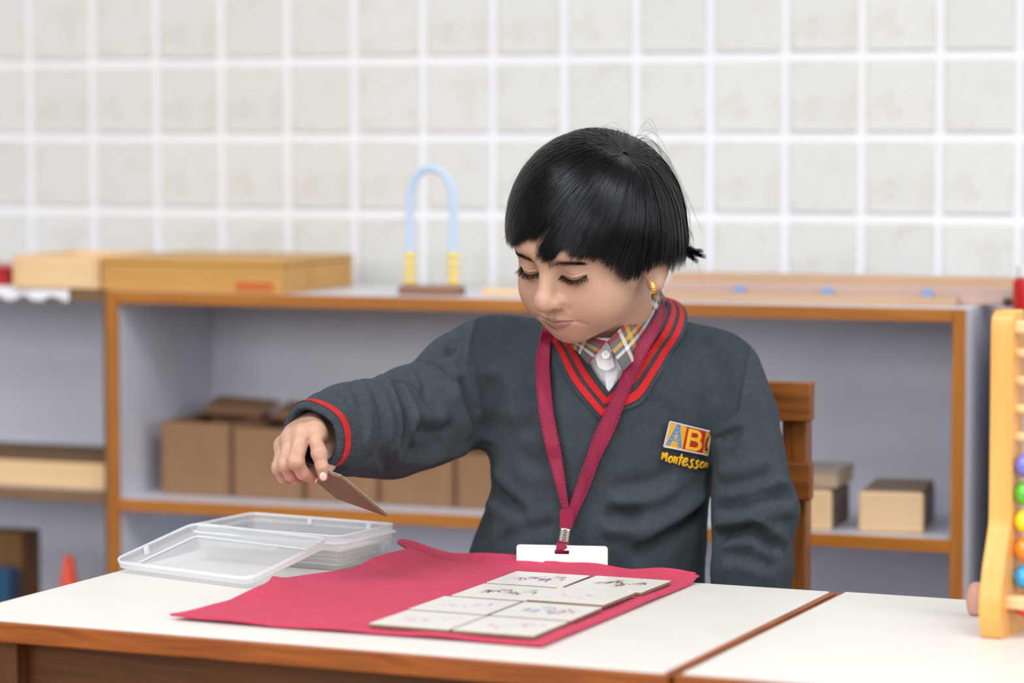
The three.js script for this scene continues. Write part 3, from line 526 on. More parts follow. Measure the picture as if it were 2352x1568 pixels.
// abacus, cut off by the right edge of the photograph
{
  const beech = new THREE.MeshStandardMaterial({ map: rep(woodTex([222, 158, 76], [246, 190, 110], 111, 5, 0.4), 0.35, 0.12), roughness: 0.35 }), dowelMat = new THREE.MeshStandardMaterial({ map: rep(woodTex([226, 184, 132], [244, 208, 160], 117, 4), 0.3, 0.1), roughness: 0.45 });
  const o = at(2283, 1400, 2.372).setY(TY), turn = -0.50, g = thing('abacus', 'wooden bead abacus with coloured beads, cut off by the right edge of the photo', 'abacus', [o.x, TY + 0.0006, o.z], turn);
  // side board: an outline in the board's plane (depth z to the camera, height y)
  const H = 0.2675, outline = [[-0.018, 0.0], [0.024, 0.0], [0.0305, 0.006], [0.0335, 0.018], [0.033, 0.034], [0.0265, 0.058], [0.0155, 0.084], [0.0115, 0.1], [0.0115, 0.18], [0.0115, H - 0.012], [0.006, H - 0.002], [-0.002, H], [-0.010, H - 0.002], [-0.0155, H - 0.012], [-0.0155, 0.1], [-0.0175, 0.08], [-0.028, 0.05], [-0.034, 0.026], [-0.0335, 0.008], [-0.028, 0.001]];
  const sh = new THREE.Shape(); const cv = new THREE.CatmullRomCurve3(outline.map(([z, y]) => V(z, y, 0)), true, 'catmullrom', 0.35).getPoints(110); sh.moveTo(cv[0].x, cv[0].y); for (const p of cv.slice(1)) sh.lineTo(p.x, p.y);
  const side = (x) => { const b = new THREE.ExtrudeGeometry(sh, { depth: 0.0165, bevelEnabled: true, bevelSize: 0.0013, bevelThickness: 0.0013, bevelSegments: 3, steps: 1 }); b.rotateY(-PI / 2); b.translate(x + 0.0165, 0, 0); return uvMetres(b, 'y'); };
  const W = 0.22;
  part(g, 'side_board', side(0), beech); part(g, 'side_board', side(W), beech);
  const bar = (y, r, name) => { const c = new THREE.CylinderGeometry(r, r, W, 20).rotateZ(PI / 2).translate(W / 2 + 0.008, y, 0.0); return part(g, name, uvMetres(c), dowelMat); };
  part(g, 'top_bar', uvMetres(rbox(W, 0.011, 0.013, 0.003, W / 2 + 0.008, H - 0.012, 0.002)), dowelMat); part(g, 'bottom_bar', uvMetres(rbox(W, 0.011, 0.02, 0.003, W / 2 + 0.008, 0.029, 0.012)), dowelMat);
  const cols = [0xe23b2c, 0xf28a1e, 0xf6d41c, 0x58bd34, 0x7a74d8, 0xd8302a, 0xf28a1e, 0xf6d41c, 0x58bd34, 0x2aa6e8].map((c) => new THREE.MeshPhysicalMaterial({ color: c, roughness: 0.2, clearcoat: 0.6 }));
  const bead = new THREE.SphereGeometry(0.0102, 28, 20); bead.scale(0.92, 1, 1);
  const rows = []; for (let k = 0; k < 10; k++) rows.push(H - 0.0335 - k * 0.0232);
  rows.forEach((y, k) => {
    bar(y, 0.0042, 'dowel');
    const m = [cols[0], cols[1], cols[2], cols[3], cols[4], cols[3], cols[2], cols[1], cols[9], cols[0]][k], at0 = k < 4 ? W - 0.12 : 0.0185;
    for (let i = 0; i < (k < 4 ? 5 : 9); i++) { const b = part(g, 'bead', bead, m); b.position.set(at0 + i * 0.0192 + 0.008, y, 0); }
  });
  const knob = thing('wooden_peg', 'small pinkish rounded wooden peg behind the foot of the abacus', 'peg', (() => { const p = at(2243, 1400, 2.46); return [p.x, TY + 0.0006, p.z]; })());
  part(knob, 'peg', new THREE.LatheGeometry([[0, 0], [0.006, 0], [0.0078, 0.003], [0.0092, 0.01], [0.0088, 0.02], [0.0062, 0.0262], [0.0025, 0.0282], [0, 0.0285]].map((q) => new THREE.Vector2(...q)), 28), new THREE.MeshStandardMaterial({ color: 0xc9988a, roughness: 0.5 }));
}
// ------------------------------------------------------------------ the child. Head frame: x to the child's left, y up, z out of the face, in metres, before HS
const BASE = at(1375, 1330, 2.83).setY(0);            // the person's origin, on the floor under the seat
const person = thing('person', 'small child in a dark grey sweater with red trim, looking down, holding a brown tile', 'person', [BASE.x, 0, BASE.z]);
const onMe = (name, geo, mat, parent = person, label) => part(parent, name, geo.translate(-BASE.x, 0, -BASE.z), mat, label);
const HS = 0.985, HC = at(1353, 566, 2.72);
const HM = new THREE.Matrix4().makeRotationY(-37 * PI / 180).multiply(new THREE.Matrix4().makeRotationX(21 * PI / 180)).multiply(new THREE.Matrix4().makeRotationZ(-4.8 * PI / 180)).scale(V(HS, HS, HS)).setPosition(HC);
const HMI = HM.clone().invert();
const toW = (v) => v.clone().applyMatrix4(HM), toH = (v) => v.clone().applyMatrix4(HMI);
const NECK_A = V(0, -0.045, -0.018), NECK_B = toH(at(1413, 800, 2.80)), NECK_C = toH(at(1420, 880, 2.83));

const sphere = (x, y, z, cx, cy, cz, r) => hyp(x - cx, y - cy, z - cz) - r;
const P3 = (x, y, z) => ({ x, y, z });
const BR0 = P3(0, 0.006, 0.0705), BR1 = P3(0, -0.017, 0.0825), LIPU0 = P3(0.0160, -0.0458, 0.0640), LIPU1 = P3(0.0035, -0.0447, 0.0712), LIPL0 = P3(0.0125, -0.0494, 0.0650), LIPL1 = P3(0, -0.0511, 0.0693), NOS = P3(0, 9, 0);
const EYE_C = P3(0.0245, 0.0, 0.0545), EYE_R = 0.0138;
function headSdf(X, y, z) {
  const x = abs(X);
  let d = sdEll(X, y, z, 0, 0.027, -0.012, 0.0685, 0.073, 0.0835);
  d = smin(d, sdEll(X, y, z, 0, -0.012, 0.018, 0.056, 0.060, 0.0535), 0.02);
  d = smin(d, sdEll(X, y, z, 0, -0.046, 0.026, 0.043, 0.030, 0.040), 0.02);       // jaw
  d = smin(d, sphere(x, y, z, 0.0295, -0.030, 0.0375, 0.0253), 0.018);            // cheeks
  d = smin(d, sdEll(X, y, z, 0, -0.0645, 0.0485, 0.0155, 0.0125, 0.0135), 0.018); // chin
  d = smin(d, sdEll(X, y, z, 0, -0.0445, 0.0522, 0.020, 0.0165, 0.0152), 0.014);   // round the mouth
  d = smin(d, sdEll(X, y, z, 0, 0.021, 0.052, 0.040, 0.014, 0.0215), 0.016);      // brow
  d = smax(d, -sdEll(x, y, z, 0.0245, 0.0005, 0.0795, 0.0165, 0.0105, 0.0125), 0.016);   // sockets
  const eye = sphere(x, y, z, EYE_C.x, EYE_C.y, EYE_C.z, EYE_R);
  d = smin(d, eye, 0.004);
  d = smin(d, sdCap(x, y, z, BR0, BR1, 0.0055, 0.0074), 0.011);                   // nose
  d = smin(d, sphere(X, y, z, 0, -0.0225, 0.0845, 0.0088), 0.007);
  d = smin(d, sdEll(x, y, z, 0.0088, -0.0258, 0.0755, 0.0056, 0.0054, 0.0078), 0.0075);
  d = smax(d, -sdEll(x, y, z, NOS.x, NOS.y, NOS.z, 0.0034, 0.0024, 0.0046), 0.0014);
  d = smin(d, sdCap(x, y, z, LIPU0, LIPU1, 0.0016, 0.0024), 0.006);               // lips
  d = smin(d, sdCap(x, y, z, LIPL0, LIPL1, 0.0020, 0.0036), 0.006);
  d = smax(d, -sdCap(X, y, z, P3(0, -0.0335, 0.0822), P3(0, -0.0395, 0.0808), 0.0016, 0.002), 0.004); // philtrum
  d = smin(d, sdCap(X, y, z, NECK_A, NECK_B, 0.043, 0.040), 0.016);               // neck
  d = smin(d, sdCap(X, y, z, NECK_B, NECK_C, 0.040, 0.046), 0.02);
  // ears
  const ex = x - 0.0675, ey = y + 0.010, ez = z + 0.010, cz = cos(0.35), sz = sin(0.35), ax = ex * cz + ez * sz, az = -ex * sz + ez * cz;
  let ear = sdEll(ax, ey, az, 0, 0, 0, 0.0062, 0.029, 0.0165);
  ear = smax(ear, -sdEll(ax, ey, az, 0.0072, 0.004, 0.001, 0.0058, 0.0185, 0.0095), 0.004);
  ear = smin(ear, sphere(ax, ey, az, 0.0005, -0.0245, 0.004, 0.0078), 0.005);     // lobe
  d = smin(d, ear, 0.006);
  return d;
}
const skinBase = [0.60, 0.362, 0.255];
const poreTex = dataTex(256, 256, (x, y) => { const n = tiled((u, v) => fbm(u * 40, v * 40, 5, 3))(x / 256, y / 256), f = hash3(x, y, 3); return grey(238 + (n - 0.5) * 16 + (f - 0.5) * 8); }), poreBump = dataTex(256, 256, (x, y) => { const n = tiled((u, v) => fbm(u * 60, v * 60, 8, 3))(x / 256, y / 256); return grey(128 + (n - 0.5) * 200 + (hash3(x, y, 9) - 0.5) * 40); }, false);
const skinMat = new THREE.MeshPhysicalMaterial({ vertexColors: true, color: 0xffffff, map: rep(poreTex, 0.02), bumpMap: rep(poreBump, 0.02), bumpScale: 0.00003, roughness: 0.42, specularIntensity: 0.75, sheen: 0.15, sheenColor: new THREE.Color(1, 0.75, 0.6), sheenRoughness: 0.5 });
const mixc = (a, b, t) => [lerp(a[0], b[0], t), lerp(a[1], b[1], t), lerp(a[2], b[2], t)];
{ const h = toH(traceSdf((x, y, z) => { const q = toH(V(x, y, z)); return headSdf(q.x, q.y, q.z) * HS; }, 1269.5, 712)); NOS.x = abs(h.x); NOS.y = h.y - 0.0017; NOS.z = h.z - 0.0006; }
const HEAD = netMesh(headSdf, [-0.085, -0.21, -0.13], [0.085, 0.108, 0.104], 0.00092, 1.8, 2);
{
  // finer shaping of the face: lids, creases, the fold beside the mouth
  const sgn = (k, f) => f.map(([x, y, z]) => V(x * k, y, z));
  const surf = (x, y) => { let z = 0.12; for (let i = 0; i < 90; i++) { const v = headSdf(x, y, z); if (v < 1e-4) break; z -= max(v * 0.8, 1e-4); } return z; };
  const on = (k, list) => list.map(([x, y]) => V(x * k, y, surf(x * k, y)));
  const st = [];
  for (const k of [1, -1]) {
    st.push({ pts: on(k, [[0.0120, 0.0046], [0.018, 0.0027], [0.0245, 0.0021], [0.031, 0.0027], [0.0395, 0.0052]]), w: 0.0008, a: -0.0012 });   // lid crease
    st.push({ pts: on(k, [[0.0125, 0.0070], [0.018, 0.0053], [0.0245, 0.0047], [0.032, 0.0053], [0.0405, 0.0076]]), w: 0.0009, a: -0.0006 });
    st.push({ pts: on(k, [[0.0122, 0.0008], [0.0165, -0.0014], [0.0245, -0.0029], [0.032, -0.0016], [0.0378, 0.0012]]), w: 0.0011, a: -0.0019 });  // where the lids meet
    st.push({ pts: on(k, [[0.0130, -0.0045], [0.0185, -0.0082], [0.027, -0.0088], [0.034, -0.006]]), w: 0.0022, a: 0.0006 });
    st.push({ pts: on(k, [[0.0125, -0.024], [0.0165, -0.031], [0.0185, -0.038]]), w: 0.003, a: -0.0009 });
    st.push({ pts: on(k, [[0.0205, -0.0466], [0.0245, -0.0484], [0.0285, -0.0512], [0.0315, -0.0545]]), w: 0.0034, a: -0.0007 });
    st.push({ pts: on(k, [[0.0145, -0.0440], [0.0190, -0.0440], [0.0225, -0.0452]]), w: 0.003, a: -0.0004 });
    st.push({ pts: on(k, [[0.0135, -0.0215], [0.0150, -0.026], [0.0135, -0.0305]]), w: 0.0024, a: -0.0006 });
  }
  st.push({ pts: on(1, [[-0.029, -0.0505], [-0.0215, -0.0472], [-0.0155, -0.0468], [-0.008, -0.0472], [0, -0.0480], [0.008, -0.0472], [0.0155, -0.0468], [0.0215, -0.0472], [0.029, -0.0505]]), w: 0.00105, a: -0.0019 });
  press(HEAD, st);
}
function headColor(x, y, z) {
  const ax = abs(x), n = fbm(x * 90, y * 90, z * 90, 3) - 0.5, r2 = (a, b, c, s) => Math.exp(-((ax - a) ** 2 + (y - b) ** 2 + (z - c) ** 2) / (s * s));
  let c = [skinBase[0] * (1 + n * 0.07), skinBase[1] * (1 + n * 0.09), skinBase[2] * (1 + n * 0.1)];
  c = mixc(c, [0.64, 0.345, 0.25], 0.3 * r2(0.034, -0.032, 0.062, 0.02));                  // cheeks
  c = mixc(c, [0.645, 0.37, 0.27], 0.4 * r2(0, -0.022, 0.092, 0.012));
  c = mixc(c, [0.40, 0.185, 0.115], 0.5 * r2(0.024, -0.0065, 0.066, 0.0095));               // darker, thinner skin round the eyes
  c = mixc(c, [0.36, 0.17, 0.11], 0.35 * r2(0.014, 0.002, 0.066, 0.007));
  // lips
  if (z > 0.05 && ax < 0.022) {
    const up = -0.0436 + 0.0006 * Math.exp(-((ax - 0.004) ** 2) / 9e-6) - (ax / 0.0205) ** 2 * 0.0038, lo = -0.0556 + (ax / 0.0185) ** 2 * 0.0080;
    const k = sstep(up + 0.0009, up - 0.0009, y) * sstep(lo - 0.001, lo + 0.001, y) * sstep(0.0212, 0.0180, ax);
    c = mixc(c, [0.36, 0.17, 0.14], k * 0.85);
  }
  const bx = x > 0 ? ax + 0.0045 : ax, brow = Math.exp(-(((bx - 0.0265) / 0.0135) ** 4)) * Math.exp(-(((y - 0.0158 + ((bx - 0.029) / 0.016) ** 2 * 0.0028 + (x > 0 ? 0.0016 : 0)) / 0.0042) ** 2)) * (z > 0.03 ? 1 : 0);
  c = mixc(c, [0.09, 0.055, 0.04], brow * 0.45);
  return c;
}
function colorMesh(m, fn) { const c = new Float32Array(m.pos.length); for (let i = 0; i < m.pos.length; i += 3) { const q = fn(m.pos[i], m.pos[i + 1], m.pos[i + 2]); c[i] = q[0]; c[i + 1] = q[1]; c[i + 2] = q[2]; } return c; }
// ------------------------------------------------------------------ the right hand: back towards the camera, fingers bent down over the edge of a tile
const HJ = {
  wrist: at(724, 966, 2.672), wristU: at(700, 968, 2.668), wristR: at(748, 985, 2.672),
  index: [at(722, 992, 2.612), at(733, 1041, 2.594), at(739, 1070, 2.592), at(743, 1093, 2.594)],
  middle: [at(694, 998, 2.607), at(679, 1058, 2.585), at(695, 1086, 2.594), at(716, 1097, 2.604)],
  ring: [at(668, 1008, 2.612), at(655, 1066, 2.592), at(667, 1091, 2.601), at(682, 1101, 2.611)],
  pinky: [at(651, 1024, 2.622), at(639, 1074, 2.606), at(650, 1096, 2.614), at(664, 1105, 2.622)],
  thumb: [at(748, 1006, 2.650), at(757, 1036, 2.642), at(754, 1066, 2.628), at(744, 1087, 2.615)],
};
const HR = { index: [0.0076, 0.0067, 0.0058, 0.0047], middle: [0.0078, 0.0071, 0.0060, 0.0049], ring: [0.0074, 0.0066, 0.0056, 0.0046], pinky: [0.0066, 0.0058, 0.0050, 0.0041], thumb: [0.0098, 0.0084, 0.0068, 0.0052] };
function chain(x, y, z, j, r, k = 0.0022) { let d = 1e9; for (let i = 0; i + 1 < j.length; i++) d = smin(d, sdCap(x, y, z, j[i], j[i + 1], r[i], r[i + 1]), k); return smin(d, hyp(x - j[1].x, y - j[1].y, z - j[1].z) - r[1] * 1.06, 0.003); }
const FOREARM_IN = at(800, 985, 2.76);
function handSdf(x, y, z) {
  let palm = sdCap(x, y, z, HJ.wrist, HJ.index[0], 0.0125, 0.0086);
  palm = smin(palm, sdCap(x, y, z, HJ.wrist, HJ.middle[0], 0.0125, 0.0088), 0.008);
  palm = smin(palm, sdCap(x, y, z, HJ.wristU, HJ.ring[0], 0.0115, 0.0084), 0.008);
  palm = smin(palm, sdCap(x, y, z, HJ.wristU, HJ.pinky[0], 0.011, 0.0076), 0.008);
  palm = smin(palm, sdCap(x, y, z, HJ.wrist, FOREARM_IN, 0.0165, 0.02), 0.012);
  palm = smin(palm, sdCap(x, y, z, HJ.wristR, HJ.thumb[0], 0.012, 0.0118), 0.009);
  palm = smin(palm, sdCap(x, y, z, HJ.thumb[0], HJ.index[0], 0.0085, 0.006), 0.008);
  let f = 1e9;
  for (const n of ['index', 'middle', 'ring', 'pinky']) { const d = chain(x, y, z, HJ[n], HR[n]); f = smin(f, d, 0.0012); }
  let d = smin(palm, f, 0.0055);
  d = smin(d, chain(x, y, z, HJ.thumb, HR.thumb), 0.004);
  for (const n of ['index', 'middle', 'ring', 'pinky']) d = smin(d, hyp(x - HJ[n][0].x, y - HJ[n][0].y - 0.001, z - HJ[n][0].z - 0.0015) - HR[n][0] * 1.02, 0.006);   // knuckles
  return d;
}
const HAND = netMesh(handSdf, [at(620, 1000, 2.6).x, 0.615, -2.79], [at(815, 1000, 2.6).x, 0.715, -2.565], 0.0011, 1.4, 2);
{ const tr = (list) => list.map(([x, y]) => traceSdf(handSdf, x, y, 2.5, 2.8)).filter(Boolean);
  press(HAND, [
    { pts: tr([[703, 1035], [700, 1050], [697, 1060]]), w: 0.0016, a: -0.0008 }, { pts: tr([[720, 1041], [733, 1039], [744, 1042]]), w: 0.0012, a: -0.0006 }, { pts: tr([[722, 1046], [734, 1045], [744, 1047]]), w: 0.001, a: -0.0004 },
    { pts: tr([[668, 1056], [680, 1053], [692, 1056]]), w: 0.0012, a: -0.0005 }, { pts: tr([[733, 1068], [740, 1067], [747, 1069]]), w: 0.0009, a: -0.0004 },
    { pts: tr([[752, 998], [745, 1010], [741, 1018]]), w: 0.0022, a: -0.0016 }, { pts: tr([[708, 1005], [706, 1018], [704, 1028]]), w: 0.002, a: -0.0009 }, { pts: tr([[682, 1010], [679, 1024], [676, 1040]]), w: 0.002, a: -0.0008 }, { pts: tr([[661, 1022], [657, 1034], [653, 1046]]), w: 0.002, a: -0.0007 },
  ]); }
function handColor(x, y, z) {
  const n = fbm(x * 120, y * 120, z * 120, 3) - 0.5; let c = [skinBase[0] * (1.02 + n * 0.08), skinBase[1] * (1.0 + n * 0.1), skinBase[2] * (1.0 + n * 0.1)];
  for (const f of ['index', 'middle', 'ring', 'pinky', 'thumb']) { const j = HJ[f]; for (const [k, s, a] of [[3, 0.006, 0.35], [1, 0.008, 0.2]]) { const q = j[k]; c = mixc(c, [0.64, 0.30, 0.21], a * Math.exp(-((x - q.x) ** 2 + (y - q.y) ** 2 + (z - q.z) ** 2) / (s * s))); } }
  return c;
}
// ------------------------------------------------------------------ hair: a bob of strands that fall from a whorl at the back of the crown
const HAIR_C = V(0, 0.012, -0.012), CROWN = V(-0.004, 0.088, -0.055).normalize();
function hairR(d) {   // outer surface of the hair along a direction
  const rx = 0.0845, ry = d.y > 0 ? 0.0985 : 0.1, rz = d.z > 0 ? 0.0885 : 0.1005;
  let r = 1 / sqrt((d.x / rx) ** 2 + (d.y / ry) ** 2 + (d.z / rz) ** 2);
  const c = d.dot(CROWN); r *= 1 - 0.03 * sstep(0.965, 1, c);                         // the dent of the whorl
  r *= 1 + 0.035 * sstep(-0.1, -0.35, d.y) * sstep(0.25, -0.4, d.z);                  // fuller at the nape
  return r;
}
function onHair(px, py, f = 1) {   // where the photograph's pixel meets the hair, as a direction from its centre
  let best = V(); for (let D = 2.5; D < 2.9; D += 0.001) { const q = toH(at(px, py, D)).sub(HAIR_C), l = q.length(); q.divideScalar(l); best.copy(q); if (l < hairR(q) * f) break; }
  return best;
}
CROWN.copy(onHair(1443, 338));
const HEM = [[-180, -0.047], [-150, -0.045], [-120, -0.034], [-100, -0.02], [-82, -0.003]];
for (const [x, y] of [[1166, 560], [1182, 560], [1202, 554], [1222, 542], [1236, 544], [1242, 583], [1262, 593], [1275, 589], [1283, 566], [1296, 568], [1312, 584], [1340, 589], [1368, 592], [1392, 608], [1412, 626], [1432, 645], [1450, 641], [1475, 627], [1500, 613], [1523, 603], [1542, 622], [1562, 614], [1578, 608]]) { const d = onHair(x, y, 0.97), deg = Math.atan2(d.x, d.z) * 180 / PI; if (deg > HEM[HEM.length - 1][0] + 0.5) HEM.push([deg, HAIR_C.y + d.y * hairR(d) * 0.97]); }
HEM.push([max(HEM[HEM.length - 1][0] + 12, 150), -0.046], [180, -0.047]);
const hemY = (deg) => { for (let i = 0; i + 1 < HEM.length; i++) if (deg <= HEM[i + 1][0]) return lerp(HEM[i][1], HEM[i + 1][1], sstep(0, 1, (deg - HEM[i][0]) / (HEM[i + 1][0] - HEM[i][0]))); return HEM[HEM.length - 1][1]; };
function hemDir(deg, extra = 0) {
  const a = deg * PI / 180, y = hemY(deg) - HAIR_C.y + extra; let d = V(sin(a), 0, cos(a));
  for (let i = 0; i < 6; i++) { const R = hairR(d); const s = clamp(y / R, -0.95, 0.95); d = V(sin(a) * sqrt(1 - s * s), s, cos(a) * sqrt(1 - s * s)); }
  return d;
}
// how far out the skull lies along a direction, tabulated
const SKULL = (() => { const A = 96, B = 48, t = new Float32Array((A + 1) * (B + 1)); for (let j = 0; j <= B; j++) for (let i = 0; i <= A; i++) { const th = j / B * PI, ph = i / A * 2 * PI, x = sin(th) * sin(ph), y = cos(th), z = sin(th) * cos(ph); let r = 0.13; for (let k = 0; k < 60; k++) { const v = headSdf(HAIR_C.x + x * r, HAIR_C.y + y * r, HAIR_C.z + z * r); if (v < 2e-4) break; r -= max(v * 0.8, 2e-4); } t[j * (A + 1) + i] = r; } return (d) => { const v = Math.acos(clamp(d.y, -1, 1)) / PI * B, u = ((Math.atan2(d.x, d.z) / (2 * PI) + 1) % 1) * A, i = min(A - 1, Math.floor(u)), j = min(B - 1, Math.floor(v)), f = u - i, g = v - j, q = j * (A + 1) + i; return lerp(lerp(t[q], t[q + 1], f), lerp(t[q + A + 1], t[q + A + 2], f), g); }; })();
const hairAt = (d, k) => { const s = SKULL(d) + 0.0012; return lerp(s, max(hairR(d), s + 0.0025), k); };   // k: 0 on the scalp, 1 at the outer surface
const hp = [], hi = [], hn = [];
function strand(pts, r0, taper = 0.85, round = false) {   // a flat hair that lies on the head, or a round one that stands free
  const n = pts.length, base = hp.length / 3, t = V(), out = V(), s = V(), K = round ? 3 : 2;
  for (let i = 0; i < n; i++) {
    const p = pts[i]; t.copy(pts[min(i + 1, n - 1)]).sub(pts[max(i - 1, 0)]).normalize(); out.copy(p).sub(HAIR_C).normalize(); s.crossVectors(t, out).normalize(); out.crossVectors(s, t);
    const u = i / (n - 1), r = r0 * (1 - taper * u * u * u) * (0.5 + 0.5 * min(1, u * 6));
    for (let k = 0; k < K; k++) {
      if (round) { const a = k / 3 * 2 * PI + 0.5, x = cos(a), y = sin(a); hp.push(p.x + (s.x * x + out.x * y) * r, p.y + (s.y * x + out.y * y) * r, p.z + (s.z * x + out.z * y) * r); hn.push(s.x * x + out.x * y, s.y * x + out.y * y, s.z * x + out.z * y); }
      else { const x = k ? 1 : -1, q = 0.22 * x, l = 1 / sqrt(1 + q * q); hp.push(p.x + s.x * x * r * 1.5, p.y + s.y * x * r * 1.5, p.z + s.z * x * r * 1.5); hn.push((out.x + s.x * q) * l, (out.y + s.y * q) * l, (out.z + s.z * q) * l); }
    }
  }
  for (let i = 0; i + 1 < n; i++) { if (round) for (let k = 0; k < 3; k++) { const a = base + i * 3 + k, b = base + i * 3 + (k + 1) % 3; hi.push(a, b, b + 3, a, b + 3, a + 3); } else { const a = base + i * 2; hi.push(a, a + 1, a + 3, a, a + 3, a + 2); } }
}
const hairGeo = () => { const g = geoFrom(hp, hi); g.setAttribute('normal', new THREE.BufferAttribute(Float32Array.from(hn), 3)); hp.length = hi.length = hn.length = 0; return g; };
{
  const r = rng(77), g = () => r() + r() - 1, axis = V(), A = V(), B = V(), d = V();
  const tangentA = V(1, 0, 0).cross(CROWN).normalize(), tangentB = CROWN.clone().cross(tangentA);
  const slerp = (h, t, swirl, phase) => { const om = Math.acos(clamp(CROWN.dot(h), -1, 1)), q = sin(om); d.copy(CROWN).multiplyScalar(sin((1 - t) * om) / q).addScaledVector(h, sin(t * om) / q); axis.crossVectors(CROWN, h).normalize(); return d.clone().addScaledVector(axis, swirl * sin(PI * t) + 0.006 * sin(t * 7 + phase)).normalize(); };
  const CL = 3400;
  for (let c = 0; c < CL; c++) {
    const deg = (c + r()) / CL * 360 - 180, layer = Math.pow(r(), 2.2), front = Math.exp(-(((deg - 5) / 40) ** 2)), len = 1 - (front > 0.3 ? 0.12 : 0.3) * (r() < 0.35 ? r() : 0) + 0.012 * g(), sw = 0.06 + 0.03 * sin(deg * 0.07) + 0.012 * g(), ph = r() * 9, lift = 1 + 0.04 * g();
    const N = 6 + Math.floor(r() * 4), extra = (front > 0.3 ? 0.0034 : 0.0016) * g() - (front > 0.2 ? 0.0 : 0.002 * r());
    const nudge = g() * 2.5;
    for (let k = 0; k < N; k++) {
      const dg = deg + g() * 1.6, tipDeg = lerp(dg, deg + nudge * 0.5, 0.3), w = ((tipDeg + 540) % 360) - 180, h = hemDir(w, extra + (front > 0.3 ? 0.0034 : 0.0018) * g()), l = clamp(len + 0.03 * g() - (r() < 0.25 ? (front > 0.3 ? 0.16 : 0.08) * r() : 0), 0.5, 1.03), f0 = 1 - 0.75 * layer + 0.03 * g(), n = 12, pts = [];
      for (let i = 0; i < n; i++) { const t = 0.015 + i / (n - 1) * (l - 0.015), dir = slerp(h, t, sw + 0.008 * g() * t, ph), f = lerp(0.12, f0, sstep(0, 0.26, t)) * lift; pts.push(HAIR_C.clone().addScaledVector(dir, hairAt(dir, f) + 0.0002 * sin(t * 11 + ph))); }
      strand(pts, 0.00014 + 0.00008 * r());
    }
  }
  // loose single hairs lying across the surface
  for (let c = 0; c < 260; c++) {
    const deg = r() * 360 - 180, h = hemDir(deg, 0.012 * g()), t0 = r() * 0.6, t1 = min(1.03, t0 + 0.25 + r() * 0.5), sw = 0.14 * g(), pts = [], up = 0.004 * r();
    for (let i = 0; i < 12; i++) { const u = i / 11, t = lerp(t0, t1, u), dir = slerp(h, t, sw, c); pts.push(HAIR_C.clone().addScaledVector(dir, hairAt(dir, 1.0) + up * sin(u * PI))); }
    strand(pts, 0.00013);
  }
  // hairs that stand off above the crown and down the back of the head
  const pix = (x, y, D) => toH(at(x, y, D));
  for (let c = 0; c < 46; c++) {
    const k = r(), x0 = 1448 + g() * 26, y0 = 334 + g() * 8, wide = 40 + r() * 130, high = 8 + r() * 46 * (c % 3 === 0 ? 1.6 : 0.7), dir = r() < 0.24 ? -1 : 1, D0 = 2.745 + 0.02 * g(), pts = [];
    for (let i = 0; i < 14; i++) { const u = i / 13, x = x0 + dir * wide * (dir > 0 ? Math.pow(u, 0.85) : u), base = dir > 0 ? 332 + 0.0075 * (x - 1448) ** 2 * (x > 1448 ? 1 : 0.2) : 332 - 0.18 * (1448 - x) + 0.0016 * (1448 - x) ** 2; pts.push(pix(x, lerp(y0, min(base, 560), sstep(0, 0.5, u)) - high * sin(PI * min(1, u * 1.05)) * (0.6 + 0.4 * k), D0 + 0.02 * u)); }
    strand(pts, 0.0001, 0.85, true);
  }
  for (let c = 0; c < 30; c++) { const y0 = 420 + r() * 160, x0 = 1560 + (y0 - 420) * 0.16 - 12, pts = [], q = r(); for (let i = 0; i < 9; i++) { const u = i / 8; pts.push(pix(x0 + 30 * u * q + 16 * sin(u * 3), y0 + u * (40 + 40 * q), 2.75)); } strand(pts, 0.00009, 0.85, true); }
  for (let c = 0; c < 26; c++) { const y0 = 330 + r() * 210, x0 = 1290 - (y0 - 330) * 0.62, pts = [], q = g(); for (let i = 0; i < 8; i++) { const u = i / 7; pts.push(pix(x0 - 10 * u * u + 8 * q * u, y0 + u * 34 * (0.4 + r() * 0.1), 2.735)); } strand(pts, 0.00009, 0.85, true); }
  // the flick at the nape
  for (const [x, y, n, sp] of [[1618, 578, 70, 9], [1624, 590, 70, 8], [1608, 601, 55, 7], [1596, 566, 40, 9]]) for (let c = 0; c < n; c++) {
    const a = pix(1545 + g() * 14, 520 + g() * 22, 2.76 + 0.012 * g()), b = pix(1572 + g() * 9, 572 + g() * 12, 2.765 + 0.012 * g()), e = pix(x - 10 * r() + g() * 3, y + g() * sp, 2.772 + 0.01 * g()), m = b.clone().lerp(e, 0.5).add(V(0, -0.001, 0));
    const cv = new THREE.CatmullRomCurve3([a, b, m, e]); strand(cv.getPoints(11), 0.00024, 0.85, true);
  }
  // fine short hairs along the nape and behind the ear
  for (let c = 0; c < 90; c++) { const u = r(), x = lerp(1436, 1600, u), y = lerp(628, 600, u), pts = [], q = g(); for (let i = 0; i < 6; i++) { const v = i / 5; pts.push(pix(x + v * (6 + 10 * q), y - 14 + v * (22 + 12 * r()), lerp(2.685, 2.765, u))); } strand(pts, 0.00009, 0.85, true); }
}
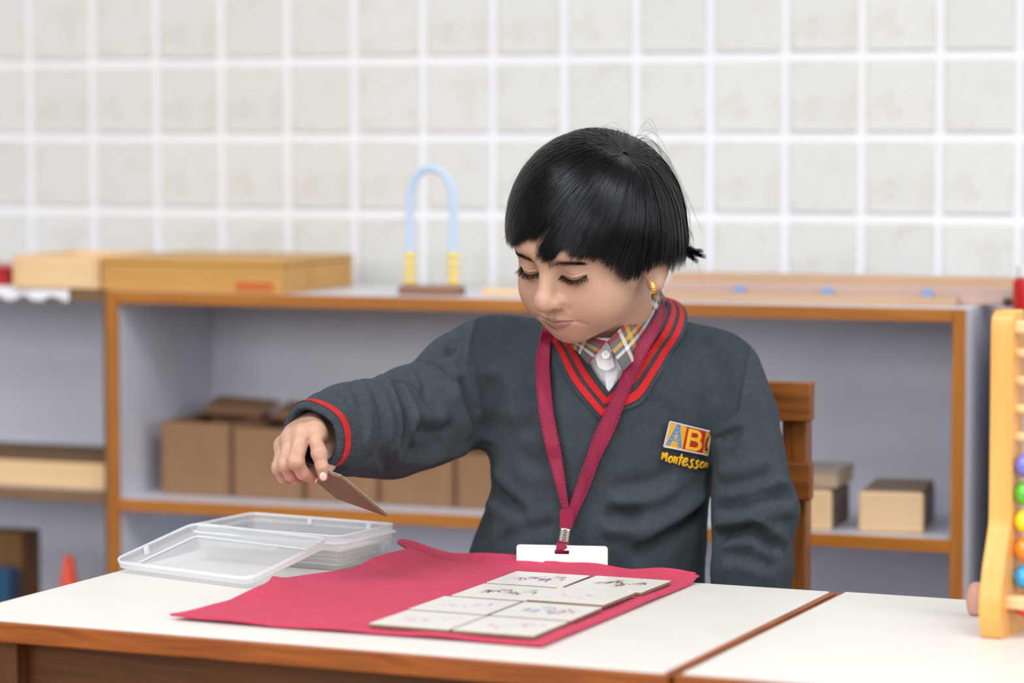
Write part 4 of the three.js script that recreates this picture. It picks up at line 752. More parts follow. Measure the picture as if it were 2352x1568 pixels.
{
  // the dark mass under the strands
  const NA = 140, NT = 30, pos = [], idx = [];
  for (let i = 0; i <= NA; i++) for (let j = 0; j <= NT; j++) {
    const deg = i / NA * 360 - 180, h = hemDir(deg, 0.006), om = Math.acos(clamp(CROWN.dot(h), -1, 1)), t = 0.001 + j / NT * (0.975 - 0.155 * Math.exp(-(((deg - 2) / 38) ** 2))), q = sin(om);
    const d = CROWN.clone().multiplyScalar(sin((1 - t) * om) / q).addScaledVector(h, sin(t * om) / q).normalize(), f = lerp(0.02, 0.3, sstep(0, 0.3, t));
    const p = HAIR_C.clone().addScaledVector(d, hairAt(d, f)); pos.push(p.x, p.y, p.z);
  }
  for (let i = 0; i < NA; i++) for (let j = 0; j < NT; j++) { const a = i * (NT + 1) + j; idx.push(a, a + 1, a + NT + 2, a, a + NT + 2, a + NT + 1); }
  const g0 = geoFrom(pos, idx), g1 = hairGeo(), hairMat = new THREE.MeshPhysicalMaterial({ color: new THREE.Color(0.0022, 0.0022, 0.0026), roughness: 0.28, specularIntensity: 0.55, specularColor: new THREE.Color(0.86, 0.92, 1.0) });
  const both = mergeGeometries([g0, g1]).applyMatrix4(HM);
  onMe('hair', both, hairMat, person, 'short straight black bob with a fringe');
}
// lashes and brows
{
  const r = rng(12), g = () => r() + r() - 1;
  const surf = (x, y) => { let z = 0.12; for (let i = 0; i < 90; i++) { const v = headSdf(x, y, z); if (v < 1e-4) break; z -= max(v * 0.8, 1e-4); } return z; };
  const lid = [[0.0122, 0.0008], [0.0165, -0.0012], [0.0205, -0.0024], [0.0245, -0.0029], [0.0285, -0.0026], [0.032, -0.0016], [0.0380, 0.0012]];
  for (const k of [1, -1]) {
    const c = new THREE.CatmullRomCurve3(lid.map(([x, y]) => V(x * k, y, surf(x * k, y) + 0.0003)));
    for (let i = 0; i < 150; i++) {
      const t = 0.03 + 0.96 * (i + r()) / 150, p = c.getPointAt(t), L = (0.0078 + 0.0022 * t) * (0.75 + 0.35 * r()), fan = (t - 0.45) * 1.1 + g() * 0.3, pts = [];
      for (let j = 0; j < 6; j++) { const u = j / 5; pts.push(V(p.x + k * sin(fan) * L * u, p.y - L * u * 0.72 + 0.0022 * u * u, p.z + L * (0.62 * u - 0.12 * u * u))); }
      strand(pts, 0.00013, 0.8, true);
    }
    for (let i = 0; i < 60; i++) { const t = i / 59, p = c.getPointAt(0.02 + 0.96 * t), q = c.getPointAt(min(1, 0.05 + 0.96 * t)); strand([p.clone(), p.clone().lerp(q, 0.5), q.clone()], 0.00036, 0.2, true); }
  }
  onMe('eyelashes', hairGeo().applyMatrix4(HM), new THREE.MeshPhysicalMaterial({ color: new THREE.Color(0.012, 0.012, 0.014), roughness: 0.35 }), person, 'long dark eyelashes');
  for (const k of [1, -1]) {
    for (let i = 0; i < 330; i++) {
      const t = Math.pow(r(), 0.8), x = (k > 0 ? -0.0055 : 0.0015) + lerp(0.0115, 0.0425, t), y = (k > 0 ? -0.0018 : -0.0006) + 0.0135 + 0.0042 * sin(t * 2.3) - 0.0012 * t + g() * lerp(0.0046, 0.0024, t), L = 0.0045 + 0.003 * r(), dx = lerp(0.25, 0.95, sstep(0, 0.35, t)), dy = lerp(0.95, -0.12, sstep(0, 0.6, t)) + g() * 0.25, pts = [];
      for (let j = 0; j < 4; j++) { const u = j / 3, xx = k * (x + dx * L * u), yy = y + dy * L * u; pts.push(V(xx, yy, surf(xx, yy) + 0.00025 + 0.0002 * u)); }
      strand(pts, 0.000055, 0.85, true);
    }
  }
  onMe('eyebrows', hairGeo().applyMatrix4(HM), new THREE.MeshStandardMaterial({ color: new THREE.Color(0.03, 0.022, 0.018), roughness: 0.6 }), person, 'soft dark eyebrows');
}
// ------------------------------------------------------------------ the sweater
const BODY_ROWS = [[1460, 1340, 285, 2.845, 0.094], [1330, 1344, 279, 2.835, 0.096], [1260, 1350, 273, 2.832, 0.096], [1200, 1362, 262, 2.828, 0.094], [1130, 1379, 251, 2.826, 0.091], [1060, 1382, 258, 2.824, 0.089], [1000, 1386, 268, 2.822, 0.088], [930, 1392, 274, 2.82, 0.087], [870, 1400, 272, 2.82, 0.084], [820, 1406, 250, 2.82, 0.078], [780, 1408, 190, 2.82, 0.066], [745, 1409, 130, 2.822, 0.055], [715, 1410, 100, 2.825, 0.05]].map(([y, cx, hw, D, hd]) => { const p = at(cx, y, D); return { y: p.y, x: p.x, z: p.z, hw: hw * D / FOCAL_PX, hd }; }).sort((a, b) => a.y - b.y);
const TW_Y = -9 * PI / 180, TC = cos(TW_Y), TSN = sin(TW_Y);
function bodyRow(y) { let i = 0; while (i < BODY_ROWS.length - 2 && y > BODY_ROWS[i + 1].y) i++; const a = BODY_ROWS[i], b = BODY_ROWS[i + 1], t = clamp((y - a.y) / (b.y - a.y), 0, 1), s = t; return [lerp(a.x, b.x, s), lerp(a.z, b.z, s), lerp(a.hw, b.hw, s), lerp(a.hd, b.hd, s)]; }
const Y_TOP = BODY_ROWS[BODY_ROWS.length - 1].y, Y_BOT = BODY_ROWS[0].y;
function trunk(x, y, z) {
  const [cx, cz, hw, hd] = bodyRow(y), dx = x - cx, dz = z - cz, lx = dx * TC - dz * TSN, lz = dx * TSN + dz * TC;
  const e = Math.pow(Math.pow(abs(lx / hw), 2.35) + Math.pow(abs(lz / hd), 2.35), 1 / 2.35), g = max(0.35, hyp(lx / (hw * hw), lz / (hd * hd)) / max(hyp(lx / hw, lz / hd), 0.2));
  let d = (e - 1) / g; d = min(d, 0.25);
  return smax(smax(d, y - Y_TOP, 0.03), Y_BOT - y, 0.02);
}
const SH_N1 = at(1340, 806, 2.828), SH_R = at(1128, 818, 2.84), SH_N2 = at(1470, 802, 2.822), SH_L = at(1622, 866, 2.812);
const ARM_R = [at(1150, 858, 2.848), at(1075, 890, 2.835), at(1000, 944, 2.81), at(950, 960, 2.79), at(895, 984, 2.762), at(845, 985, 2.728), at(800, 986, 2.695), at(752, 996, 2.66)];
const AR_R = [0.056, 0.0550, 0.0485, 0.0495, 0.047, 0.0445, 0.0415, 0.0375];
const ARM_L = [at(1640, 893, 2.81), at(1698, 960, 2.79), at(1719, 1040, 2.774), at(1726, 1110, 2.763), at(1735, 1172, 2.757), at(1728, 1230, 2.75), at(1728, 1300, 2.742), at(1720, 1400, 2.74), at(1700, 1480, 2.735)];
const AR_L = [0.0455, 0.037, 0.0335, 0.036, 0.0405, 0.0365, 0.038, 0.037, 0.034];
const CUT_P = ARM_R[7], CUT_N = ARM_R[7].clone().sub(ARM_R[6]).normalize();
const armR = (x, y, z) => { let d = 1e9; for (let i = 0; i < 7; i++) d = smin(d, sdCap(x, y, z, ARM_R[i], ARM_R[i + 1], AR_R[i], AR_R[i + 1]), 0.012); return smax(d, (x - CUT_P.x) * CUT_N.x + (y - CUT_P.y) * CUT_N.y + (z - CUT_P.z) * CUT_N.z, 0.006); };
const armL = (x, y, z) => { let d = 1e9; for (let i = 0; i < 8; i++) d = smin(d, sdCap(x, y, z, ARM_L[i], ARM_L[i + 1], AR_L[i], AR_L[i + 1]), 0.01); return d; };
const shoulders = (x, y, z) => min(sdCap(x, y, z, SH_N1, SH_R, 0.034, 0.0335), sdCap(x, y, z, SH_N2, SH_L, 0.034, 0.0435));
const chest = (x, y, z) => smin(trunk(x, y, z), shoulders(x, y, z), 0.035);
const sweaterSdf = (x, y, z) => { const t = chest(x, y, z), r = armR(x, y, z), l = armL(x, y, z); return smin(smin(t, r, 0.022), l, 0.010 + 0.03 * sstep(0.62, 0.70, y)); };
const FOLD = 1.25;
const line = (list, f = sweaterSdf) => list.map(([x, y]) => traceSdf(f, x, y)).filter(Boolean);
const SW = netMesh(sweaterSdf, [-0.235, 0.435, -2.965], [0.285, 0.765, -2.585], 0.0024, 2.2, 2);
{
  const F = (w, a, ...l) => ({ pts: line(l), w: w / 1000, a: a * FOLD / 1000, side: [0, 0, 1] });
  // a roll of cloth: swells on one side of the line (to the left of a line drawn downwards for a > 0) and dips sharply on the other
  const R = (w, a, ...l) => ({ pts: line(l), w: w / 1000, a: a / 1000, side: [0, 0, 1], roll: true });
  press(SW, [
    R(5, 5.5, [878, 862], [898, 882], [914, 905], [922, 938], [924, 975], [920, 1015], [908, 1052]), R(3.2, 3.2, [818, 874], [846, 896], [862, 928], [869, 960], [866, 1000], [850, 1040], [834, 1072]), R(4, 3.2, [797, 880], [806, 902], [811, 930], [808, 965], [798, 1005]),
    R(4, 2.6, [945, 842], [958, 860], [968, 885], [966, 920]), R(5.5, 4.2, [1048, 858], [1062, 892], [1074, 930], [1082, 972], [1088, 1005]), R(6, -3.6, [938, 968], [972, 978], [1010, 982], [1048, 966]), R(5, 3, [1030, 780], [1026, 800], [1018, 822]), R(5, 3.5, [856, 1040], [878, 1064], [892, 1082]), R(5, 3.5, [934, 1000], [944, 1034], [946, 1066]),
    R(8, -5, [1118, 840], [1132, 880], [1140, 925], [1138, 975], [1126, 1012]), R(9, 3, [1190, 830], [1204, 890], [1208, 950], [1200, 1010]), R(7, 4.5, [1112, 1062], [1128, 1108], [1150, 1148], [1180, 1174], [1212, 1182]), R(8, -4.5, [1124, 1252], [1166, 1230], [1208, 1212], [1252, 1204], [1290, 1202]),
    R(7, 4.5, [1376, 1190], [1410, 1197], [1450, 1202], [1492, 1196]), R(8, -5.5, [1440, 1272], [1492, 1240], [1542, 1210], [1592, 1172], [1622, 1136]), R(8, 3, [1388, 1140], [1440, 1136], [1508, 1124], [1560, 1096]), R(9, 2.5, [1180, 1055], [1220, 1072], [1268, 1072]), R(9, 3, [1616, 786], [1636, 830], [1644, 880], [1640, 930]),
    R(6, -4, [1638, 1012], [1668, 1000], [1694, 990], [1718, 996]), R(8, -3.5, [1644, 1108], [1690, 1106], [1740, 1094], [1778, 1080]), R(6.5, 6.5, [1638, 1166], [1672, 1170], [1706, 1166], [1740, 1153], [1774, 1146], [1806, 1146], [1826, 1154]), R(6, -7, [1638, 1224], [1668, 1218], [1700, 1210], [1728, 1206], [1754, 1220], [1778, 1246], [1798, 1266]), R(6, 3.5, [1650, 1290], [1696, 1284], [1740, 1296], [1786, 1318]),
    // reaching arm: the deep fold at the elbow and the rolls on either side of it
    F(5.5, -7.5, [862, 862], [882, 880], [900, 896], [918, 928], [926, 968], [925, 1000], [915, 1045]), F(7, 5, [880, 850], [905, 872], [930, 905], [940, 945], [944, 985], [956, 1025]),
    F(7, 3.5, [845, 868], [868, 895], [888, 930], [896, 975], [888, 1030]), F(5, -4, [838, 1046], [862, 1062], [884, 1078], [896, 1090]), F(6, -4, [925, 1000], [934, 1030], [936, 1060]), F(5, 3, [905, 1010], [914, 1040], [918, 1070]),
    F(3.2, -2.8, [806, 872], [838, 893], [856, 925], [864, 955], [862, 990], [848, 1030], [832, 1068]), F(5, 3, [792, 874], [822, 892], [842, 926], [848, 960], [846, 1000], [830, 1040]),
    F(4, -4.5, [796, 884], [797, 905], [803, 920]), F(6, 4, [782, 876], [802, 892], [812, 920], [813, 948], [803, 990]), F(5, -2.5, [752, 940], [776, 930], [797, 912]), F(4, 3, [742, 920], [766, 905], [790, 893]),
    F(7, -4, [1036, 795], [1032, 806], [1028, 818]), F(6, 3, [1046, 790], [1048, 815], [1042, 840]), F(9, -5, [950, 972], [975, 984], [1000, 988], [1025, 984], [1050, 970]), F(11, 4, [930, 950], [965, 958], [1000, 956], [1035, 940]),
    F(7, -4, [1052, 862], [1064, 892], [1074, 925], [1084, 960]), F(7, 3.5, [1040, 850], [1048, 880], [1046, 910], [1034, 930]), F(6, 3, [940, 843], [962, 838], [985, 840]), F(8, -3, [900, 850], [925, 858], [950, 860]),
    F(9, 4, [960, 1068], [1010, 1052], [1060, 1036], [1095, 1020]), F(9, -4, [930, 1040], [980, 1030], [1040, 1010]),
    // armhole seam and the folds that run from it over the chest
    F(2.0, -1.6, [1068, 764], [1068, 800], [1074, 850], [1084, 900], [1094, 950], [1104, 1000], [1112, 1022]), F(4, 2.2, [1078, 775], [1080, 830], [1090, 890], [1102, 950], [1114, 1005]),
    F(13, -6.5, [1128, 850], [1140, 890], [1144, 930], [1138, 980], [1128, 1015]), F(12, 4.5, [1150, 820], [1172, 870], [1182, 930], [1180, 985]), F(10, -3, [1186, 900], [1208, 960], [1210, 1010]), F(9, 2.5, [1098, 940], [1110, 985], [1118, 1020]),
    F(9, -5, [1119, 1075], [1138, 1120], [1160, 1158], [1185, 1180], [1215, 1186]), F(9, 4, [1135, 1070], [1160, 1115], [1190, 1150], [1230, 1165]), F(10, -5, [1130, 1240], [1165, 1220], [1205, 1204], [1250, 1197], [1290, 1194]), F(10, 4.5, [1120, 1262], [1170, 1240], [1230, 1222], [1280, 1216]), F(10, 4, [1090, 1180], [1125, 1165], [1150, 1172]),
    F(9, -6, [1385, 1180], [1410, 1185], [1440, 1190], [1475, 1191]), F(9, 4.5, [1370, 1205], [1410, 1212], [1455, 1212], [1500, 1200]), F(9, 5, [1440, 1250], [1490, 1222], [1540, 1192], [1590, 1150], [1622, 1112]), F(10, -5.5, [1448, 1285], [1495, 1252], [1545, 1222], [1600, 1185], [1618, 1160]),
    F(9, -3, [1390, 1130], [1440, 1120], [1500, 1110], [1550, 1085]), F(10, 3, [1395, 1150], [1450, 1148], [1520, 1132], [1575, 1100]), F(10, -2.5, [1190, 1060], [1230, 1075], [1270, 1072]), F(9, -2.5, [1510, 900], [1500, 950], [1490, 1000]), F(12, 3, [1560, 820], [1560, 880], [1545, 950]), F(10, -3, [1600, 800], [1630, 830], [1642, 870], [1640, 930]), F(9, 3, [1622, 780], [1655, 800], [1690, 840]),
    // resting arm
    F(2.0, -1.6, [1742, 884], [1722, 915], [1700, 942], [1668, 972], [1638, 996]), F(4.5, -5, [1640, 1008], [1668, 996], [1692, 986], [1716, 990]), F(7, 4, [1642, 1028], [1680, 1012], [1720, 1008]), F(6, -2.5, [1690, 990], [1676, 1020], [1664, 1055]),
    F(9, -3.5, [1644, 1108], [1680, 1106], [1712, 1100], [1746, 1090], [1772, 1078]), F(9, 3.5, [1646, 1080], [1690, 1076], [1740, 1062], [1776, 1048]),
    F(5.5, -7, [1638, 1168], [1668, 1170], [1700, 1166], [1735, 1152], [1768, 1144], [1800, 1142], [1824, 1148]), F(8, 6, [1640, 1140], [1690, 1140], [1740, 1124], [1790, 1112], [1822, 1122]), F(8, 5.5, [1642, 1195], [1700, 1196], [1750, 1184], [1800, 1172], [1830, 1178]),
    F(5.5, -8, [1640, 1232], [1668, 1224], [1700, 1214], [1730, 1208], [1752, 1222], [1774, 1250], [1796, 1268]), F(8, 5, [1770, 1212], [1792, 1232], [1808, 1250]), F(9, 4.5, [1648, 1258], [1690, 1244], [1726, 1244], [1752, 1266], [1786, 1292]), F(8, -2.5, [1660, 1290], [1700, 1284], [1744, 1300], [1790, 1318]),
  ]);
  const n = normalsOf(SW);
  for (let i = 0; i < SW.pos.length; i += 3) { const k = (fbm(SW.pos[i] * 28, SW.pos[i + 1] * 28, SW.pos[i + 2] * 28, 3) - 0.5) * 0.0032; SW.pos[i] += n[i] * k; SW.pos[i + 1] += n[i + 1] * k; SW.pos[i + 2] += n[i + 2] * k; }
  smoothMesh(SW, 1, 0.4);
}
// knitted fabric: ribs of 1.7 mm with stitches across them
const knitBump = dataTex(256, 256, (x, y) => { const u = x / 256 * 8, v = y / 256 * 10, ph = u - Math.floor(u), rib = Math.pow(abs(sin(PI * ph)), 0.8), st = 0.5 + 0.5 * sin(2 * PI * (v + 0.35 * abs(ph - 0.5) * 2)); return grey(30 + 165 * rib * (0.72 + 0.28 * st) + hash3(x, y, 4) * 30); }, false);
const knitTex = dataTex(256, 256, (x, y) => { const n = tiled((u, v) => fbm(u * 10, v * 10, 3, 3))(x / 256, y / 256), f = (hash3(x, y, 6) - 0.5) * 13; return [60 + n * 12 + f, 69 + n * 13 + f, 75 + n * 13 + f]; });
const RIB = 0.0120;
const knit = new THREE.MeshPhysicalMaterial({ map: rep(knitTex, 0.03), bumpMap: rep(knitBump, RIB, RIB * 0.8), bumpScale: 0.0008, roughness: 0.95, specularIntensity: 0.3, sheen: 0.22, sheenColor: new THREE.Color(0x9fb2bd), sheenRoughness: 0.5 });
const redKnit = new THREE.MeshPhysicalMaterial({ color: 0xd01a1f, bumpMap: rep(knitBump, RIB * 1.35, RIB * 2), bumpScale: 0.0011, roughness: 0.85, sheen: 0.3, sheenColor: new THREE.Color(0xff6050), sheenRoughness: 0.5 });
const trimKnit = new THREE.MeshPhysicalMaterial({ map: rep(knitTex, 0.03), bumpMap: rep(knitBump, RIB * 1.2, RIB * 2), bumpScale: 0.0012, roughness: 0.95, specularIntensity: 0.3, sheen: 0.22, sheenColor: new THREE.Color(0x9fb2bd), sheenRoughness: 0.5 });

// position along and round an arm, for the run of the ribs
function armFrame(J) {
  const c = new THREE.CatmullRomCurve3(J, false, 'centripetal'), n = 80, P = c.getSpacedPoints(n), f = c.computeFrenetFrames(n), L = c.getLength() / n;
  return (x, y, z) => {
    let b = 0, bd = 1e9; for (let i = 0; i <= n; i++) { const d = (P[i].x - x) ** 2 + (P[i].y - y) ** 2 + (P[i].z - z) ** 2; if (d < bd) { bd = d; b = i; } }
    let t = clamp(b + ((x - P[b].x) * f.tangents[b].x + (y - P[b].y) * f.tangents[b].y + (z - P[b].z) * f.tangents[b].z) / L, 0, n - 1e-4); const i = Math.floor(t); t -= i;
    const p = P[i], q = P[i + 1], A = f.tangents[i], Bq = f.tangents[i + 1], tx = lerp(A.x, Bq.x, t), ty = lerp(A.y, Bq.y, t), tz = lerp(A.z, Bq.z, t), dx = x - lerp(p.x, q.x, t), dy = y - lerp(p.y, q.y, t), dz = z - lerp(p.z, q.z, t);
    let nx = -tx * tz, ny = -ty * tz, nz = 1 - tz * tz; const l = hyp(nx, ny, nz); nx /= l; ny /= l; nz /= l;   // 0 towards the viewer, the join at the back
    const bx = ty * nz - tz * ny, by = tz * nx - tx * nz, bz = tx * ny - ty * nx;
    return [Math.atan2(dx * bx + dy * by + dz * bz, dx * nx + dy * ny + dz * nz), (i + t) * L];
  };
}
// the neck opening, as the photograph shows its rim, from the outside in
const NECK_IN = [[1258, 690], [1262, 735], [1325, 800], [1362, 856], [1398, 903], [1442, 849], [1488, 790], [1522, 726], [1529, 700], [1520, 670], [1400, 600], [1280, 620]];
const inside = (poly, x, y) => { let c = false; for (let i = 0, j = poly.length - 1; i < poly.length; j = i++) { const [a, b] = poly[i], [d, e] = poly[j]; if ((b > y) !== (e > y) && x < (d - a) * (y - b) / (e - b) + a) c = !c; } return c; };
{
  const N = normalsOf(SW), nv = SW.pos.length / 3, frames = { sleeve_right: armFrame(ARM_R), sleeve_left: armFrame(ARM_L) };
  const out = { sweater: [[], [], [], []], sleeve_right: [[], [], [], []], sleeve_left: [[], [], [], []] }, seen = { sweater: new Int32Array(nv).fill(-1), sleeve_right: new Int32Array(nv).fill(-1), sleeve_left: new Int32Array(nv).fill(-1) };
  const seamR = [[1066, 740], [1068, 800], [1074, 850], [1084, 900], [1094, 950], [1104, 1000], [1116, 1040]], seamL = [[1752, 862], [1742, 884], [1722, 915], [1700, 942], [1668, 972], [1632, 1000]];
  const xAt = (s, y) => { for (let i = 0; i + 1 < s.length; i++) if (y <= s[i + 1][1]) return lerp(s[i][0], s[i + 1][0], clamp((y - s[i][1]) / (s[i + 1][1] - s[i][1]), 0, 1)); return s[s.length - 1][0]; };
  const vert = (reg, i) => {
    if (seen[reg][i] >= 0) return seen[reg][i];
    const [P, NN, U] = out[reg], k = P.length / 3, x = SW.pos[i * 3], y = SW.pos[i * 3 + 1], z = SW.pos[i * 3 + 2];
    P.push(x, y, z); NN.push(N[i * 3], N[i * 3 + 1], N[i * 3 + 2]);
    if (reg === 'sweater') { const [cx, cz] = bodyRow(y), q = clamp(((x - cx) * TC - (z - cz) * TSN) / 0.135, -0.999, 0.999); U.push(0.135 * (0.55 * q + 0.45 * Math.asin(q)), y); }
    else { const [a, l] = frames[reg](x, y, z); U.push(a * 0.046, l); }
    return seen[reg][i] = k;
  };
  for (let t = 0; t < SW.idx.length; t += 3) {
    const q = [SW.idx[t], SW.idx[t + 1], SW.idx[t + 2]]; let x = 0, y = 0, z = 0; for (const i of q) { x += SW.pos[i * 3] / 3; y += SW.pos[i * 3 + 1] / 3; z += SW.pos[i * 3 + 2] / 3; }
    const [px, py] = toPix({ x, y, z });
    if (inside(NECK_IN, px, py)) continue;
    const dr = armR(x, y, z), dl = armL(x, y, z), dt = chest(x, y, z);
    let reg = 'sweater';
    if (px < 1120 && (py < 1045 ? px < xAt(seamR, py) : dr < dt)) reg = 'sleeve_right';
    else if (px > 1600 && (py < 1000 ? px > xAt(seamL, py) && py > 862 : dl < dt)) reg = 'sleeve_left';
    for (const i of q) out[reg][3].push(vert(reg, i));
  }
  let body;
  for (const reg of ['sweater', 'sleeve_right', 'sleeve_left']) {
    const [P, NN, U, I] = out[reg]; const g = new THREE.BufferGeometry();
    g.setAttribute('position', new THREE.BufferAttribute(Float32Array.from(P), 3)); g.setAttribute('normal', new THREE.BufferAttribute(Float32Array.from(NN), 3)); g.setAttribute('uv', new THREE.BufferAttribute(Float32Array.from(U), 2)); g.setIndex(new THREE.BufferAttribute(Uint32Array.from(I), 1));
    const m = onMe(reg === 'sweater' ? 'sweater' : 'sleeve', g, knit, body ?? person, reg === 'sweater' ? 'dark grey ribbed v-neck sweater' : undefined);
    if (reg === 'sweater') body = m;
  }
  var sweaterMesh = body;
}
// a strip between two outlines that the photograph shows; D may be given as a third number, else it lies on the surface f
function outlines(list, f, lift) {
  const p = list.map(([x, y, D]) => { if (D) return at(x, y, D); const h = traceSdf(f, x, y); if (!h) { console.warn('no surface at', x, y); return at(x, y, 2.8); } return h.addScaledVector(rayDir(x, y).normalize(), -lift); });
  return new THREE.CatmullRomCurve3(p, false, 'centripetal');
}
function strip(A, B, a0, a1, n, m, thick, su, sv, puff = 0) {   // from outline A (v = 0) to outline B (v = 1), between shares a0 and a1
  return sheet((u, v) => { const w = lerp(a0, a1, v), p = A.getPoint(u).lerp(B.getPoint(u), w); if (puff) { const r = p.clone().sub(EYE).normalize(); p.addScaledVector(r, -puff * sin(PI * v)); } return p; }, n, m, thick, su, sv);
}
{
  const out = outlines([[1244, 726, 2.80], [1254, 752, 2.765], [1265, 784], [1286, 830], [1309, 876], [1344, 921], [1380, 962]], chest, 0.0022), inn = outlines([[1272, 718, 2.80], [1296, 752, 2.765], [1326, 798], [1344, 826], [1362, 854], [1380, 880], [1398, 902]], chest, 0.0026);
  const outR = outlines([[1380, 962], [1426, 943], [1472, 922], [1508, 868], [1541, 811], [1564, 772, 2.757], [1575, 742, 2.79], [1573, 716, 2.825], [1556, 696, 2.865], [1530, 686, 2.90]], chest, 0.0022), inR = outlines([[1398, 902], [1420, 876], [1442, 849], [1466, 820], [1488, 790], [1512, 756, 2.747], [1527, 724, 2.782], [1531, 704, 2.82], [1524, 690, 2.855], [1508, 682, 2.89]], chest, 0.0026);
  for (const [A, B, len] of [[out, inn, 0.115], [outR, inR, 0.16]]) {
    const b = onMe('neckband', strip(A, B, -0.03, 1.03, 90, 12, 0.0035, len, 0.03, 0.0012).translate(0, 0, 0), trimKnit, person, 'ribbed v neckband with two red stripes');
    for (const [a0, a1] of [[0.13, 0.36], [0.56, 0.79]]) { const m = strip(A, B, a0, a1, 90, 5, 0.0038, len, 0.009, 0.0004); const k = onMe('red_stripe', m, redKnit, b); k.position.copy(EYE.clone().sub(at(1400, 850, 2.74)).normalize().multiplyScalar(0.0022)); }
  }
}
// rolled cuff round the right wrist, with its red stripe
{
  const dir = ARM_R[7].clone().sub(ARM_R[6]).normalize(), c0 = ARM_R[7].clone(), tip = at(711, 1007, 2.628), ax = tip.clone().sub(c0).normalize(), up = V(0, 1, 0).addScaledVector(ax, -ax.y).normalize(), sd = ax.clone().cross(up);
  const prof = [[-0.018, 0.0372], [-0.006, 0.0372], [0.004, 0.0352], [0.012, 0.0332], [0.020, 0.0325], [0.026, 0.0325], [0.031, 0.0318], [0.0345, 0.0298], [0.0352, 0.0272], [0.033, 0.0252], [0.026, 0.0242], [0.012, 0.0235], [-0.01, 0.023]];
  const curve = new THREE.CatmullRomCurve3(prof.map(([l, r]) => V(l, r, 0)), false, 'centripetal');
  const ring = (t0, t1, n, lift, su) => {
    const pos = [], uv = [], idx = [], K = 160;
    for (let i = 0; i <= n; i++) for (let j = 0; j <= K; j++) {
      const q = curve.getPoint(lerp(t0, t1, i / n)), a = j / K * 2 * PI, rib = 0.00035 * cos(a * 74), wav = 0.0011 * sin(a * 3 + 1) + 0.0008 * sin(a * 5), R = q.y + lift + rib + wav, l = q.x + 0.0025 * sin(a * 2 + 0.7);
      const p = c0.clone().addScaledVector(ax, l).addScaledVector(up, cos(a) * R * 1.02).addScaledVector(sd, sin(a) * R * 1.0); pos.push(p.x, p.y, p.z); uv.push(a * 0.031, q.x + (i / n) * 0.001);
    }
    for (let i = 0; i < n; i++) for (let j = 0; j < K; j++) { const a = i * (K + 1) + j; idx.push(a, a + K + 2, a + 1, a, a + K + 1, a + K + 2); }
    return geoFrom(pos, idx, uv);
  };
  const cuff = onMe('cuff', ring(0, 1, 60, 0, 1), trimKnit, person, 'rolled ribbed cuff');
  onMe('red_stripe', ring(0.31, 0.465, 10, 0.0006, 1), redKnit, cuff);
}
